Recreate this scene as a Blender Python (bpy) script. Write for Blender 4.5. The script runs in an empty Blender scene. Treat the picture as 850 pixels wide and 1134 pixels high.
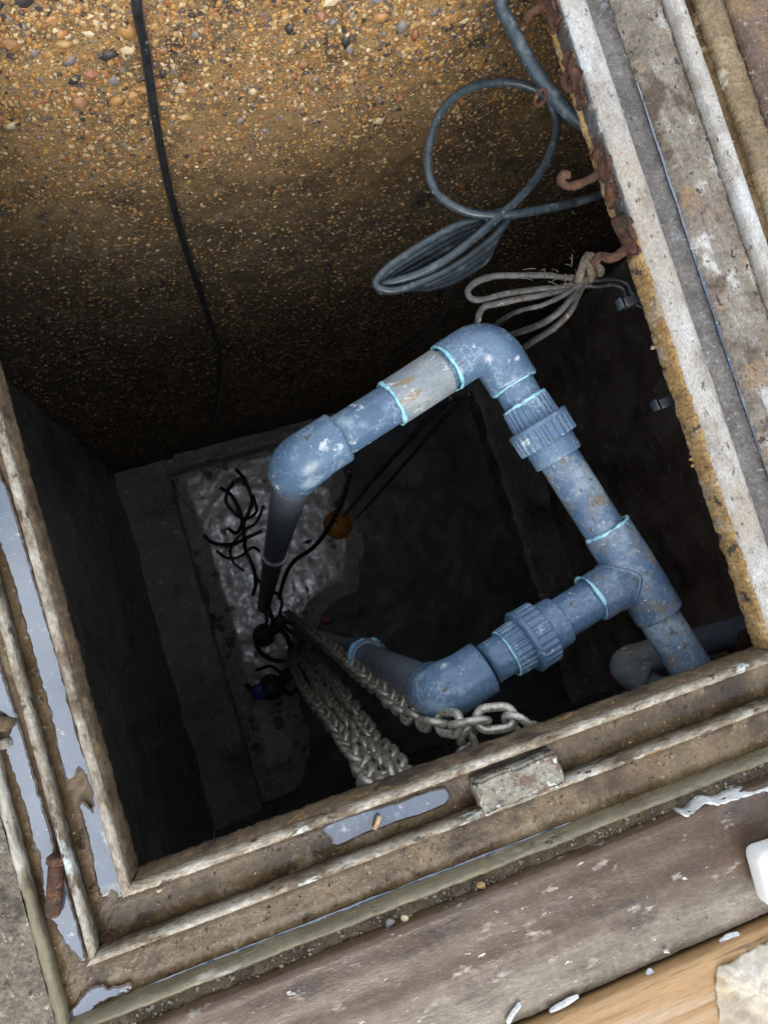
import bpy, bmesh, math, random
from mathutils import Vector, Matrix, noise
import numpy as np

random.seed(7)
rng = np.random.default_rng(7)
scene = bpy.context.scene
col = scene.collection
PI = math.pi

# ------------------------------------------------------------------ camera
CAM_R = Matrix(((0.9437061711467596, 0.273073938767142, -0.18667963602311327),
                (-0.2882228271624187, 0.9557459004779754, -0.05896927693338662),
                (0.1623153241133608, 0.10945500301833223, 0.980649446985125)))
CAM_C = Vector((0.268, 0.323, 1.1))
F_PX = 850.0
cam = bpy.data.cameras.new('camera')
cam.sensor_fit = 'AUTO'; cam.sensor_width = 36.0
cam.lens = F_PX / 1134.0 * 36.0
cam.clip_start = 0.02; cam.clip_end = 500
cam_o = bpy.data.objects.new('camera', cam); col.objects.link(cam_o)
cam_o.matrix_world = Matrix.Translation(CAM_C) @ CAM_R.to_4x4()
scene.camera = cam_o

# ------------------------------------------------------------------ sky, sun, exposure
SUN_EL, SUN_AZ = math.radians(37), math.radians(190)     # azimuth measured from +y towards +x
w = bpy.data.worlds.new('World'); scene.world = w; w.use_nodes = True
nt = w.node_tree; nt.nodes.clear()
wo = nt.nodes.new('ShaderNodeOutputWorld'); bg = nt.nodes.new('ShaderNodeBackground')
sky = nt.nodes.new('ShaderNodeTexSky'); sky.sky_type = 'NISHITA'; sky.sun_disc = False
sky.sun_elevation = SUN_EL; sky.sun_rotation = SUN_AZ
sky.air_density = 1.0; sky.dust_density = 2.0; sky.ozone_density = 1.0
tc = nt.nodes.new('ShaderNodeTexCoord')
cn = nt.nodes.new('ShaderNodeTexNoise'); cn.inputs['Scale'].default_value = 2.2
cn.inputs['Detail'].default_value = 7; cn.inputs['Roughness'].default_value = 0.62
cr = nt.nodes.new('ShaderNodeValToRGB')
cr.color_ramp.elements[0].position = 0.36; cr.color_ramp.elements[1].position = 0.66
cm = nt.nodes.new('ShaderNodeMixRGB'); cm.inputs[2].default_value = (11.0, 11.2, 11.6, 1)
nt.links.new(tc.outputs['Generated'], cn.inputs['Vector'])
nt.links.new(cn.outputs['Fac'], cr.inputs['Fac']); nt.links.new(cr.outputs['Color'], cm.inputs[0])
nt.links.new(sky.outputs['Color'], cm.inputs[1]); nt.links.new(cm.outputs['Color'], bg.inputs['Color'])
bg.inputs['Strength'].default_value = 0.13
nt.links.new(bg.outputs['Background'], wo.inputs['Surface'])
sl = bpy.data.lights.new('sun', 'SUN'); sl.energy = 1.5; sl.angle = math.radians(34); sl.color = (1.0, 0.95, 0.87)
so = bpy.data.objects.new('sun', sl); col.objects.link(so)
sd = Vector((math.sin(SUN_AZ) * math.cos(SUN_EL), math.cos(SUN_AZ) * math.cos(SUN_EL), math.sin(SUN_EL)))
so.rotation_euler = (-sd).to_track_quat('-Z', 'Y').to_euler()
scene.view_settings.view_transform = 'Standard'; scene.view_settings.look = 'None'
scene.view_settings.exposure = 0.74; scene.view_settings.gamma = 1.0
scene.view_settings.use_curve_mapping = False
scene.cycles.max_bounces = 8; scene.cycles.diffuse_bounces = 5

# ------------------------------------------------------------------ helpers
def at(px, py, z=None, y=None, x=None, depth=None):
    """world point that a sight line from the standing position meets at a given height / wall / depth"""
    d = CAM_R @ Vector(((px - 425) / F_PX, -(py - 567) / F_PX, -1.0))
    if z is not None: t = (z - CAM_C.z) / d.z
    elif y is not None: t = (y - CAM_C.y) / d.y
    elif x is not None: t = (x - CAM_C.x) / d.x
    else: t = depth
    return CAM_C + d * t

class MB:
    def __init__(s): s.v = []; s.f = []; s.sm = []; s.mi = []
    def add(s, verts, faces, smooth=True, mi=0):
        o = len(s.v); s.v += [tuple(p) for p in verts]
        s.f += [tuple(i + o for i in f) for f in faces]; s.sm += [smooth] * len(faces); s.mi += [mi] * len(faces)
    def mesh(s, name, mats):
        me = bpy.data.meshes.new(name); me.from_pydata(s.v, [], s.f)
        me.polygons.foreach_set('use_smooth', s.sm)
        for m in (mats if isinstance(mats, (list, tuple)) else [mats]): me.materials.append(m)
        me.polygons.foreach_set('material_index', s.mi)
        bm = bmesh.new(); bm.from_mesh(me); bmesh.ops.recalc_face_normals(bm, faces=bm.faces); bm.to_mesh(me); bm.free()
        me.update(); return me
    def build(s, name, mats, parent=None, kind=None):
        return link(name, s.mesh(name, mats), parent, kind)

def link(name, me, parent=None, kind=None):
    o = bpy.data.objects.new(name, me); col.objects.link(o)
    if parent is not None:
        o.parent = parent
        o.matrix_parent_inverse = Matrix.Translation(-world_loc(parent))
    if kind: o['kind'] = kind
    return o
def world_loc(o):
    return Vector(o['_at']) if '_at' in o else Vector((0, 0, 0))
def thing(name, label, cat, loc, group=None):
    o = bpy.data.objects.new(name, None); col.objects.link(o)
    o.location = loc; o['_at'] = list(loc); o.empty_display_size = 0.05
    o['label'] = label; o['category'] = cat
    if group: o['group'] = group
    return o
def tag(o, label, cat, group=None):
    o['label'] = label; o['category'] = cat
    if group: o['group'] = group
    return o

def fbm(p, s, oct=3):
    v = 0; a = 1
    for k in range(oct):
        v += a * noise.noise(Vector(p) * s); s *= 2.1; a *= 0.5
    return v

def catmull(pts, n=6, closed=False):
    P = [Vector(p) for p in pts]; out = []
    m = len(P)
    rngi = range(m if closed else m - 1)
    for i in rngi:
        if closed: a, b, c, d = P[i - 1], P[i], P[(i + 1) % m], P[(i + 2) % m]
        else:
            b, c = P[i], P[i + 1]
            a = P[i - 1] if i else b * 2 - c
            d = P[i + 2] if i + 2 < m else c * 2 - b
        for k in range(n):
            t = k / n
            out.append(0.5 * ((2 * b) + (c - a) * t + (2 * a - 5 * b + 4 * c - d) * t * t + (-a + 3 * b - 3 * c + d) * t ** 3))
    if not closed: out.append(P[-1])
    return out

def tube(mb, pts, r, seg=12, closed=False, cap=True, jit=0.0, mi=0):
    P = [Vector(p) for p in pts]; n = len(P)
    rad = r if isinstance(r, (list, tuple)) else [r] * n
    T = []
    for i in range(n):
        if closed: t = P[(i + 1) % n] - P[i - 1]
        else: t = P[min(i + 1, n - 1)] - P[max(i - 1, 0)]
        T.append(t.normalized())
    nrm = T[0].orthogonal().normalized(); verts = []
    for i in range(n):
        nrm = (nrm - T[i] * nrm.dot(T[i])).normalized(); b = T[i].cross(nrm)
        for k in range(seg):
            a = 2 * PI * k / seg
            rr = rad[i]
            if jit: rr *= 1 + jit * noise.noise(P[i] * 60 + Vector((k * 0.9, 0, 0)))
            verts.append(P[i] + (nrm * math.cos(a) + b * math.sin(a)) * rr)
    faces = []
    for i in range(n if closed else n - 1):
        j = (i + 1) % n
        for k in range(seg):
            faces.append((i * seg + k, i * seg + (k + 1) % seg, j * seg + (k + 1) % seg, j * seg + k))
    if cap and not closed:
        faces.append(tuple(range(seg))[::-1]); faces.append(tuple(range((n - 1) * seg, n * seg)))
    mb.add(verts, faces, True, mi)

def lathe(mb, p0, axis, prof, seg=40, teeth=0, depth=0.0, cap=True, smooth=True, mi=0):
    """prof: list of (s along axis, radius[, ribbed?])"""
    p0 = Vector(p0); ax = Vector(axis).normalized(); u = ax.orthogonal().normalized(); v = ax.cross(u)
    if teeth: seg = teeth * 4
    verts = []
    for pr in prof:
        s, r = pr[0], pr[1]; rib = len(pr) > 2 and pr[2]
        for k in range(seg):
            a = 2 * PI * k / seg; rr = r
            if teeth and rib: rr = r - (depth if k % 4 in (0, 1) else 0)
            verts.append(p0 + ax * s + (u * math.cos(a) + v * math.sin(a)) * rr)
    faces = []
    for i in range(len(prof) - 1):
        for k in range(seg):
            faces.append((i * seg + k, i * seg + (k + 1) % seg, (i + 1) * seg + (k + 1) % seg, (i + 1) * seg + k))
    if cap:
        faces.append(tuple(range(seg))[::-1]); faces.append(tuple(range((len(prof) - 1) * seg, len(prof) * seg)))
    mb.add(verts, faces, smooth, mi)

def rail(mb, side, a0, a1, prof, ref, n=120, amp=0.0, scale=40, m0=0.0, m1=0.0, seed=0, zamp=None):
    """sweep closed profile [(outward u, z)] along one side of the frame. m0/m1: mitre factor at the ends"""
    verts = []; k = len(prof); zamp = amp if zamp is None else zamp
    for i in range(n + 1):
        for (u, z) in prof:
            s0 = a0 + m0 * u; s1 = a1 + m1 * u; s = s0 + (s1 - s0) * i / n
            if side == 'L': p = Vector((ref - u, s, z))
            elif side == 'R': p = Vector((ref + u, s, z))
            elif side == 'B': p = Vector((s, ref - u, z))
            else: p = Vector((s, ref + u, z))
            if amp or zamp:
                q = p * scale + Vector((seed, seed * 1.7, 0))
                d = Vector((noise.noise(q) + .55 * noise.noise(q * 3.1) + .4 * noise.noise(q * 7.7), noise.noise(q + Vector((9, 3, 1))) + .55 * noise.noise(q * 3.1 + Vector((5, 0, 0))) + .4 * noise.noise(q * 7.7 + Vector((3, 2, 0))), 0)) * amp
                d.z = zamp * (noise.noise(q + Vector((2, 7, 4))) + .55 * noise.noise(q * 3.3) + .4 * noise.noise(q * 8.1))
                if side in 'LR': d.y = 0
                else: d.x = 0
                p = p + d
            verts.append(p)
    faces = []
    for i in range(n):
        for j in range(k):
            faces.append((i * k + j, i * k + (j + 1) % k, (i + 1) * k + (j + 1) % k, (i + 1) * k + j))
    faces.append(tuple(range(k))[::-1]); faces.append(tuple(range(n * k, (n + 1) * k)))
    mb.add(verts, faces, True)

def rect_prof(u0, u1, z0, z1, b=0.002, nu=1, nz=1):
    top = [(u0 + b + (u1 - u0 - 2 * b) * i / nu, z1) for i in range(nu + 1)]
    out = [(u1, z1 - b - (z1 - z0 - 2 * b) * i / nz) for i in range(nz + 1)]
    inn = [(u0, z0 + b + (z1 - z0 - 2 * b) * i / nz) for i in range(nz + 1)]
    return inn + top + out + [(u1 - b, z0), (u0 + b, z0)]

def box(mb, x0, x1, y0, y1, z0, z1, mi=0):
    v = [(x, y, z) for z in (z0, z1) for y in (y0, y1) for x in (x0, x1)]
    f = [(0, 2, 3, 1), (4, 5, 7, 6), (0, 1, 5, 4), (2, 6, 7, 3), (0, 4, 6, 2), (1, 3, 7, 5)]
    mb.add(v, f, False, mi)

def bevel_box(size, bev=0.1, seg=2, jit=0.0, cuts=0, seed=0, sc=30):
    bm = bmesh.new(); bmesh.ops.create_cube(bm, size=1.0)
    if cuts: bmesh.ops.subdivide_edges(bm, edges=bm.edges[:], cuts=cuts, use_grid_fill=True)
    bmesh.ops.scale(bm, vec=size, verts=bm.verts)
    if bev:
        es = [e for e in bm.edges if len(e.link_faces) == 2 and e.calc_face_angle(0) > 0.5]
        bmesh.ops.bevel(bm, geom=es, offset=bev, segments=seg, affect='EDGES', profile=0.5)
    if jit:
        for v in bm.verts:
            q = v.co * sc + Vector((seed, seed, seed))
            v.co += Vector((noise.noise(q), noise.noise(q + Vector((5, 1, 2))), noise.noise(q + Vector((1, 8, 3))))) * jit
    bm.verts.index_update()
    V = [v.co.copy() for v in bm.verts]; Fc = [[v.index for v in f.verts] for f in bm.faces]; bm.free()
    return V, Fc

def basis(x, y, z, o):
    m = Matrix((x, y, z)).transposed().to_4x4(); m.translation = o; return m

def grid_sheet(mb, fn, nu, nv, smooth=True, mi=0):
    V = [fn(i / nu, j / nv) for j in range(nv + 1) for i in range(nu + 1)]
    Fc = [(j * (nu + 1) + i, j * (nu + 1) + i + 1, (j + 1) * (nu + 1) + i + 1, (j + 1) * (nu + 1) + i) for j in range(nv) for i in range(nu)]
    mb.add(V, Fc, smooth, mi)

# ------------------------------------------------------------------ materials
def mat(name, cols, scale=20, detail=6, nrough=0.6, rough=(0.6, 0.9), metal=0.0, bump=0.3, bscale=None, bdist=0.004,
        spots=(), stretch=None, spec=0.5, ior=None, island=None, grain=.34, gscale=170, veins=(), wear_shade=None):
    """cols: colour ramp over fractal noise; spots: (colour, scale, lo, hi[, roughness]) patches of dirt, scale, paint"""
    m = bpy.data.materials.new(name); m.use_nodes = True; t = m.node_tree; N = t.nodes; L = t.links
    b = N['Principled BSDF']; b.inputs['Metallic'].default_value = metal; b.inputs['Specular IOR Level'].default_value = spec
    if ior: b.inputs['IOR'].default_value = ior
    tcn = N.new('ShaderNodeTexCoord'); vec = tcn.outputs['Object']
    if stretch:
        mp = N.new('ShaderNodeMapping'); mp.inputs['Scale'].default_value = stretch[:3]
        if len(stretch) > 3: mp.inputs['Rotation'].default_value = (0, 0, stretch[3])
        L.new(vec, mp.inputs['Vector']); vec = mp.outputs['Vector']
    def nz(s, d, r=0.6):
        n = N.new('ShaderNodeTexNoise'); n.inputs['Scale'].default_value = s; n.inputs['Detail'].default_value = d
        n.inputs['Roughness'].default_value = r; L.new(vec, n.inputs['Vector']); return n
    n1 = nz(scale, detail, nrough); r1 = N.new('ShaderNodeValToRGB'); e = r1.color_ramp.elements
    while len(e) < len(cols): e.new(0.5)
    for k, (p, c) in enumerate(cols): e[k].position = p; e[k].color = (*c, 1)
    L.new(n1.outputs['Fac'], r1.inputs['Fac']); cur = r1.outputs['Color']
    if island:
        g = N.new('ShaderNodeNewGeometry'); ri = N.new('ShaderNodeValToRGB'); e = ri.color_ramp.elements
        ri.color_ramp.interpolation = 'CONSTANT'
        while len(e) < len(island): e.new(0.5)
        for k, c in enumerate(island): e[k].position = k / len(island); e[k].color = (*c, 1)
        L.new(g.outputs['Random Per Island'], ri.inputs['Fac'])
        mx = N.new('ShaderNodeMixRGB'); mx.blend_type = 'MULTIPLY'; mx.inputs[0].default_value = 1
        L.new(ri.outputs['Color'], mx.inputs[1]); L.new(cur, mx.inputs[2]); cur = mx.outputs['Color']
    rr = N.new('ShaderNodeMapRange'); rr.inputs['From Min'].default_value = .3; rr.inputs['From Max'].default_value = .7
    rr.inputs['To Min'].default_value = rough[0]; rr.inputs['To Max'].default_value = rough[1]
    n2 = nz(scale * 1.7 + 3, 4); L.new(n2.outputs['Fac'], rr.inputs['Value']); curr = rr.outputs['Result']
    for c, sc_, wd in veins:
        nv = nz(sc_, 5, .6); sb = N.new('ShaderNodeMath'); sb.operation = 'SUBTRACT'; sb.inputs[1].default_value = .5; L.new(nv.outputs['Fac'], sb.inputs[0])
        ab = N.new('ShaderNodeMath'); ab.operation = 'ABSOLUTE'; L.new(sb.outputs[0], ab.inputs[0])
        mr = N.new('ShaderNodeMapRange'); mr.inputs['From Min'].default_value = 0; mr.inputs['From Max'].default_value = wd
        mr.inputs['To Min'].default_value = .45; mr.inputs['To Max'].default_value = 0; L.new(ab.outputs[0], mr.inputs['Value'])
        nm_ = nz(sc_ * .45, 3, .5); m2 = N.new('ShaderNodeMapRange'); m2.inputs['From Min'].default_value = .48; m2.inputs['From Max'].default_value = .6
        L.new(nm_.outputs['Fac'], m2.inputs['Value'])
        ml = N.new('ShaderNodeMath'); ml.operation = 'MULTIPLY'; L.new(mr.outputs['Result'], ml.inputs[0]); L.new(m2.outputs['Result'], ml.inputs[1])
        mx = N.new('ShaderNodeMixRGB'); mx.inputs[2].default_value = (*c, 1)
        L.new(ml.outputs[0], mx.inputs[0]); L.new(cur, mx.inputs[1]); cur = mx.outputs['Color']
    if wear_shade:            # timber's worn paint, far wall's painted-in pit shade, past an uneven line: colours, y of the line, softness, unevenness
        wc0, wc1, y0, wd, am, axis = wear_shade
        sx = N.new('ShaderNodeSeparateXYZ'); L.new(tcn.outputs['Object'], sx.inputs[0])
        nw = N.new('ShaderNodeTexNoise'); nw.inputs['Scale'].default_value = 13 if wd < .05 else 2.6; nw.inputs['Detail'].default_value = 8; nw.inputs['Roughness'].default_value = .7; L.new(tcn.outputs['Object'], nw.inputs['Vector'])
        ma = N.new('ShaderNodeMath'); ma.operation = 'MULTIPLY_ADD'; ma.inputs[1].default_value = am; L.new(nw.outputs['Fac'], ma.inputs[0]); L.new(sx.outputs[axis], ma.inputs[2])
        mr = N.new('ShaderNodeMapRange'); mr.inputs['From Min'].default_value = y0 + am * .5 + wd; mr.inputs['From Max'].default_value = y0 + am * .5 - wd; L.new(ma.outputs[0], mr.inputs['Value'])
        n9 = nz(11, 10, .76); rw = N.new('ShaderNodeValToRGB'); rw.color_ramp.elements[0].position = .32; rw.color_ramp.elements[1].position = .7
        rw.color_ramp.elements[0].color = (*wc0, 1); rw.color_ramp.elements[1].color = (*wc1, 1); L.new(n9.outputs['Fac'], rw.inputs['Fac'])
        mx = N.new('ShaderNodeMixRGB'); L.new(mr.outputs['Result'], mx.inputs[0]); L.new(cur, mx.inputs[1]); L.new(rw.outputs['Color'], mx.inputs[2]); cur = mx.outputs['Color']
    for sp in spots:
        c, s, lo, hi = sp[:4]
        ns = nz(s, 6, 0.65); mr = N.new('ShaderNodeMapRange'); mr.inputs['From Min'].default_value = lo; mr.inputs['From Max'].default_value = hi
        L.new(ns.outputs['Fac'], mr.inputs['Value'])
        mx = N.new('ShaderNodeMixRGB'); mx.inputs[2].default_value = (*c, 1)
        L.new(mr.outputs['Result'], mx.inputs[0]); L.new(cur, mx.inputs[1]); cur = mx.outputs['Color']
        if len(sp) > 4:
            mf = N.new('ShaderNodeMix'); mf.data_type = 'FLOAT'; mf.inputs[3].default_value = sp[4]
            L.new(mr.outputs['Result'], mf.inputs[0]); L.new(curr, mf.inputs[2]); curr = mf.outputs[0]
    if grain:
        ng = nz(gscale, 9, .75); mg = N.new('ShaderNodeMapRange'); mg.inputs['From Min'].default_value = .33; mg.inputs['From Max'].default_value = .66
        mg.inputs['To Min'].default_value = 1 - grain; mg.inputs['To Max'].default_value = 1 + grain * .6
        L.new(ng.outputs['Fac'], mg.inputs['Value'])
        mx = N.new('ShaderNodeMixRGB'); mx.blend_type = 'MULTIPLY'; mx.inputs[0].default_value = 1
        L.new(cur, mx.inputs[1]); L.new(mg.outputs['Result'], mx.inputs[2]); cur = mx.outputs['Color']
    L.new(cur, b.inputs['Base Color']); L.new(curr, b.inputs['Roughness'])
    if bump:
        nb = nz(bscale or scale * 6, 6, 0.65); bp = N.new('ShaderNodeBump'); bp.inputs['Strength'].default_value = bump
        bp.inputs['Distance'].default_value = bdist
        L.new(nb.outputs['Fac'], bp.inputs['Height']); L.new(bp.outputs['Normal'], b.inputs['Normal'])
    return m

M = {}
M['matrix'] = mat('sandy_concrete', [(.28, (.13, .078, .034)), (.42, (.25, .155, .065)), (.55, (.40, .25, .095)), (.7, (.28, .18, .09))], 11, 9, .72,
                  (.45, .9), bump=1, bscale=200, bdist=.005, grain=.6, gscale=300, wear_shade=((.045, .038, .026), (.175, .145, .10), -.72, .42, .75, 'Z'),  # darker olive lower wall: the pit's fading light painted into the colour
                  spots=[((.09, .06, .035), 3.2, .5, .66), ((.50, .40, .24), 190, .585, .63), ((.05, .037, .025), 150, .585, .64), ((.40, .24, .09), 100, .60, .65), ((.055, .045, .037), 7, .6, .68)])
M['stone'] = mat('flint_gravel', [(.3, (.7, .7, .7)), (.7, (1, 1, 1))], 60, 4, .6, (.3, .7), grain=.25, bump=.3, bscale=200, bdist=.002,
                 island=[(.42, .22, .07), (.50, .30, .10), (.34, .15, .05), (.55, .40, .2), (.30, .19, .08), (.46, .25, .08), (.22, .17, .12), (.60, .48, .3), (.38, .24, .1), (.06, .05, .045), (.28, .17, .07), (.13, .11, .10)])
M['grit'] = mat('grit_stone', [(.3, (.7, .7, .7)), (.7, (1, 1, 1))], 60, 4, .6, (.5, .8), bump=.3, bscale=200, bdist=.002,
                island=[(.10, .075, .05), (.16, .13, .09), (.3, .24, .15), (.08, .06, .045), (.45, .36, .22), (.2, .14, .08), (.12, .1, .08), (.34, .31, .27), (.07, .05, .035)])
for nm, c in dict(stone_orange=(.40, .215, .08), stone_amber=(.42, .27, .11), stone_cream=(.58, .47, .30), stone_brown=(.30, .16, .075),
                  stone_black=(.045, .042, .04), stone_grey=(.2, .18, .17), stone_red=(.28, .12, .06)).items():
    M[nm] = mat(nm, [(.3, tuple(x * .7 for x in c)), (.5, c), (.72, tuple(min(1, x * 1.25 + .02) for x in c))], 45, 5, .6, (.25, .6), bump=.25, bscale=120, bdist=.002)
M['dark_conc'] = mat('damp_dark_concrete', [(.3, (.12, .115, .112)), (.5, (.22, .215, .21)), (.7, (.33, .32, .31))], 7, 9, .7, (.2, .55), bump=.9, bscale=40, bdist=.008, ior=1.7,
                     spots=[((.55, .53, .5), 24, .59, .66), ((.08, .073, .07), 2.5, .5, .68, .2)])
M['brown_conc'] = mat('brown_stained_concrete', [(.3, (.20, .155, .125)), (.5, (.33, .27, .225)), (.7, (.43, .37, .31))], 6, 8, .65, (.3, .7), bump=.8, bscale=50, bdist=.008,
                      spots=[((.55, .54, .53), 16, .58, .68), ((.12, .085, .065), 3.5, .5, .68)])
M['mud'] = mat('black_wet_mud', [(.3, (.06, .066, .07)), (.55, (.12, .128, .13)), (.75, (.2, .205, .205))], 6, 8, .65, (.3, .6), bump=.25, bscale=30, bdist=.012, ior=1.5)
M['silt'] = mat('wet_grey_silt', [(.3, (.27, .25, .22)), (.5, (.52, .49, .44)), (.7, (.68, .66, .61))], 14, 8, .7, (.13, .5), bump=.05, bscale=30, bdist=.01, ior=2.3,
                spots=[((.10, .09, .075), 8, .55, .63, .12)])
M['pvc'] = mat('blue_grey_plastic', [(.3, (.05, .097, .165)), (.5, (.075, .132, .212)), (.7, (.108, .172, .258))], 7, 7, .65, (.16, .34), bump=.08, bscale=90, bdist=.002, grain=.18,
               veins=[((.36, .46, .53), 16, .022), ((.30, .40, .48), 48, .03)],
               spots=[((.19, .275, .345), 13, .57, .66, .5), ((.40, .47, .51), 30, .62, .67, .7), ((.085, .075, .06), 40, .615, .68, .85), ((.42, .43, .4), 170, .655, .69, .8)])
M['pvc_dirty'] = mat('dusty_blue_grey_plastic', [(.3, (.05, .095, .16)), (.5, (.078, .13, .21)), (.7, (.12, .18, .255))], 9, 8, .7, (.25, .5), bump=.15, bscale=90, bdist=.002, grain=.3,
               veins=[((.33, .38, .42), 20, .025)],
               spots=[((.22, .28, .33), 11, .50, .66, .8), ((.15, .125, .09), 24, .54, .66, .9), ((.10, .08, .055), 70, .60, .66, .9), ((.42, .41, .36), 170, .625, .67, .9)])
M['pvc_grey'] = mat('weathered_grey_plastic', [(.3, (.12, .155, .185)), (.5, (.19, .225, .245)), (.7, (.27, .295, .30))], 14, 8, .7, (.45, .7), bump=.15, bscale=60, bdist=.002,
               spots=[((.22, .17, .10), 24, .56, .64, .8), ((.42, .47, .48), 30, .60, .66, .7)], stretch=(1, 2.5, 1, -.3), grain=.3)
M['pvc_dark'] = mat('wet_dark_plastic', [(.3, (.085, .11, .145)), (.6, (.15, .18, .22)), (.8, (.22, .25, .28))], 20, 7, .7, (.25, .5), bump=.15, bscale=120, bdist=.002,
               spots=[((.25, .27, .28), 120, .63, .69, .7)])
M['bead'] = mat('pale_blue_solvent_cement', [(.3, (.13, .36, .46)), (.5, (.25, .52, .60)), (.7, (.36, .60, .66))], 90, 6, .65, (.25, .5), bump=.3, bscale=120, bdist=.002, grain=.2,
                spots=[((.12, .16, .2), 60, .57, .64, .7)])
M['ring_pale'] = mat('pale_plastic_rim', [(.3, (.5, .53, .54)), (.7, (.72, .74, .74))], 30, 4, .6, (.3, .5), bump=.1, grain=.2)
M['ring_blue'] = mat('blue_plastic_ring', [(.3, (.09, .27, .5)), (.7, (.22, .5, .74))], 40, 4, .6, (.25, .45), bump=.1)
M['cable'] = mat('black_cable_rubber', [(.3, (.010, .012, .015)), (.7, (.026, .03, .036))], 40, 5, .6, (.3, .5), bump=.1,
                 spots=[((.22, .26, .29), 50, .62, .72, .7)])
M['cable_blue'] = mat('dusty_slate_cable', [(.3, (.022, .034, .043)), (.7, (.055, .075, .09))], 40, 5, .6, (.22, .38), bump=.15, grain=.25,
                 spots=[((.16, .19, .21), 22, .55, .70, .6), ((.35, .36, .36), 160, .655, .69, .8)])
M['cable_grey'] = mat('muddy_grey_cable', [(.3, (.025, .027, .026)), (.5, (.052, .055, .053)), (.7, (.105, .106, .1))], 50, 7, .7, (.3, .65), bump=.5, grain=.45,
                 spots=[((.05, .036, .026), 40, .54, .63, .9), ((.2, .2, .185), 60, .6, .67)])
M['rope'] = mat('frayed_dirty_rope', [(.3, (.06, .046, .03)), (.7, (.18, .15, .11))], 90, 6, .65, (.8, .95), bump=.9, bscale=260)
M['chain'] = mat('galvanised_dull_chain', [(.3, (.26, .24, .2)), (.5, (.45, .43, .37)), (.72, (.62, .61, .55))], 50, 7, .7, (.22, .45), metal=.55, bump=.35, bscale=200, bdist=.002, grain=.4,
                 spots=[((.27, .17, .09), 26, .59, .7, .85), ((.12, .1, .08), 60, .58, .66, .8)])
M['rust'] = mat('flaking_rust', [(.28, (.022, .011, .008)), (.45, (.062, .026, .015)), (.6, (.125, .052, .025)), (.75, (.2, .095, .045))], 55, 10, .8, (.7, .95), bump=1, bscale=150, bdist=.006, grain=.6,
                spots=[((.2, .135, .08), 40, .6, .68), ((.04, .025, .02), 22, .54, .63)])
M['steel_dark'] = mat('dark_painted_steel', [(.28, (.025, .027, .03)), (.5, (.06, .066, .07)), (.7, (.13, .135, .135))], 22, 10, .78, (.3, .65), bump=.6, grain=.4,
                spots=[((.14, .065, .035), 12, .54, .62), ((.3, .29, .27), 34, .6, .66)])
M['wet_mud'] = mat('wet_brown_margin', [(.3, (.035, .022, .012)), (.7, (.09, .065, .04))], 30, 6, .65, (.06, .2), bump=.2, bscale=120, bdist=.002, ior=1.6, spots=[((.10, .12, .15), 40, .56, .64)])
M['galv'] = mat('weathered_galvanised', [(.28, (.17, .155, .135)), (.42, (.33, .315, .285)), (.54, (.45, .44, .415)), (.7, (.55, .545, .525))], 20, 11, .8, (.35, .7), metal=.1, bump=.9, bscale=230, bdist=.003, grain=.4, gscale=260,
                spots=[((.20, .165, .125), 14, .50, .68, .8), ((.31, .26, .19), 5, .48, .68, .7), ((.10, .082, .064), 70, .60, .66), ((.50, .52, .53), 9, .56, .68, .4)], stretch=(1.3, .7, 1))
M['galv_brown'] = mat('mud_stained_galvanised', [(.28, (.085, .06, .034)), (.42, (.19, .15, .10)), (.53, (.33, .30, .24)), (.68, (.54, .53, .48))], 34, 11, .8, (.2, .55), metal=.2, bump=.9, bscale=230, bdist=.003, grain=.4, gscale=260,
                spots=[((.10, .066, .034), 12, .51, .58, .6), ((.47, .53, .51), 12, .58, .63, .3), ((.06, .045, .028), 60, .585, .63), ((.27, .14, .055), 14, .61, .66)], stretch=(1.1, .5, 1))
M['galv_brown_across'] = mat('mud_stained_galvanised_near', [(.28, (.085, .06, .034)), (.42, (.19, .15, .10)), (.53, (.33, .30, .24)), (.68, (.54, .53, .48))], 34, 11, .8, (.2, .55), metal=.2, bump=.9, bscale=230, bdist=.003, grain=.4, gscale=260,
                spots=[((.10, .066, .034), 12, .51, .58, .6), ((.47, .53, .51), 12, .58, .63, .3), ((.06, .045, .028), 60, .585, .63), ((.27, .14, .055), 14, .61, .66)], stretch=(.5, 1.1, 1))
M['brown_face'] = mat('brown_crusted_face', [(.28, (.055, .034, .017)), (.5, (.13, .086, .045)), (.7, (.26, .19, .11))], 40, 9, .75, (.6, .9), bump=1, bscale=150, bdist=.005,
                spots=[((.34, .2, .065), 22, .61, .68), ((.05, .033, .02), 14, .55, .63)])
M['ochre'] = mat('ochre_crusted_concrete', [(.28, (.16, .085, .03)), (.45, (.30, .18, .065)), (.58, (.40, .265, .11)), (.72, (.46, .36, .2))], 30, 9, .75, (.75, .95), bump=1, bscale=150, bdist=.006, grain=.6,
                spots=[((.06, .048, .04), 36, .575, .63), ((.40, .36, .30), 13, .56, .68)])
M['tray_mud'] = mat('brown_silt_in_tray', [(.28, (.062, .038, .017)), (.44, (.118, .079, .040)), (.56, (.168, .118, .064)), (.72, (.24, .18, .105))], 10, 10, .7, (.14, .5), bump=.5, bscale=60, bdist=.005, grain=.34,
                spots=[((.36, .29, .19), 120, .625, .665, .8), ((.055, .034, .017), 6, .52, .64, .18), ((.23, .175, .11), 20, .59, .65), ((.05, .034, .02), 50, .595, .65)])
M['tray_pale'] = mat('pale_crusted_tray', [(.28, (.085, .066, .048)), (.44, (.175, .15, .12)), (.56, (.27, .245, .21)), (.7, (.40, .385, .35))], 15, 11, .78, (.45, .85), bump=1, bscale=110, bdist=.006, grain=.4,
                spots=[((.09, .065, .045), 10, .52, .60), ((.26, .175, .10), 16, .58, .66), ((.47, .465, .445), 15, .57, .63), ((.05, .04, .032), 60, .595, .64)], stretch=(1.15, .8, 1))
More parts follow.
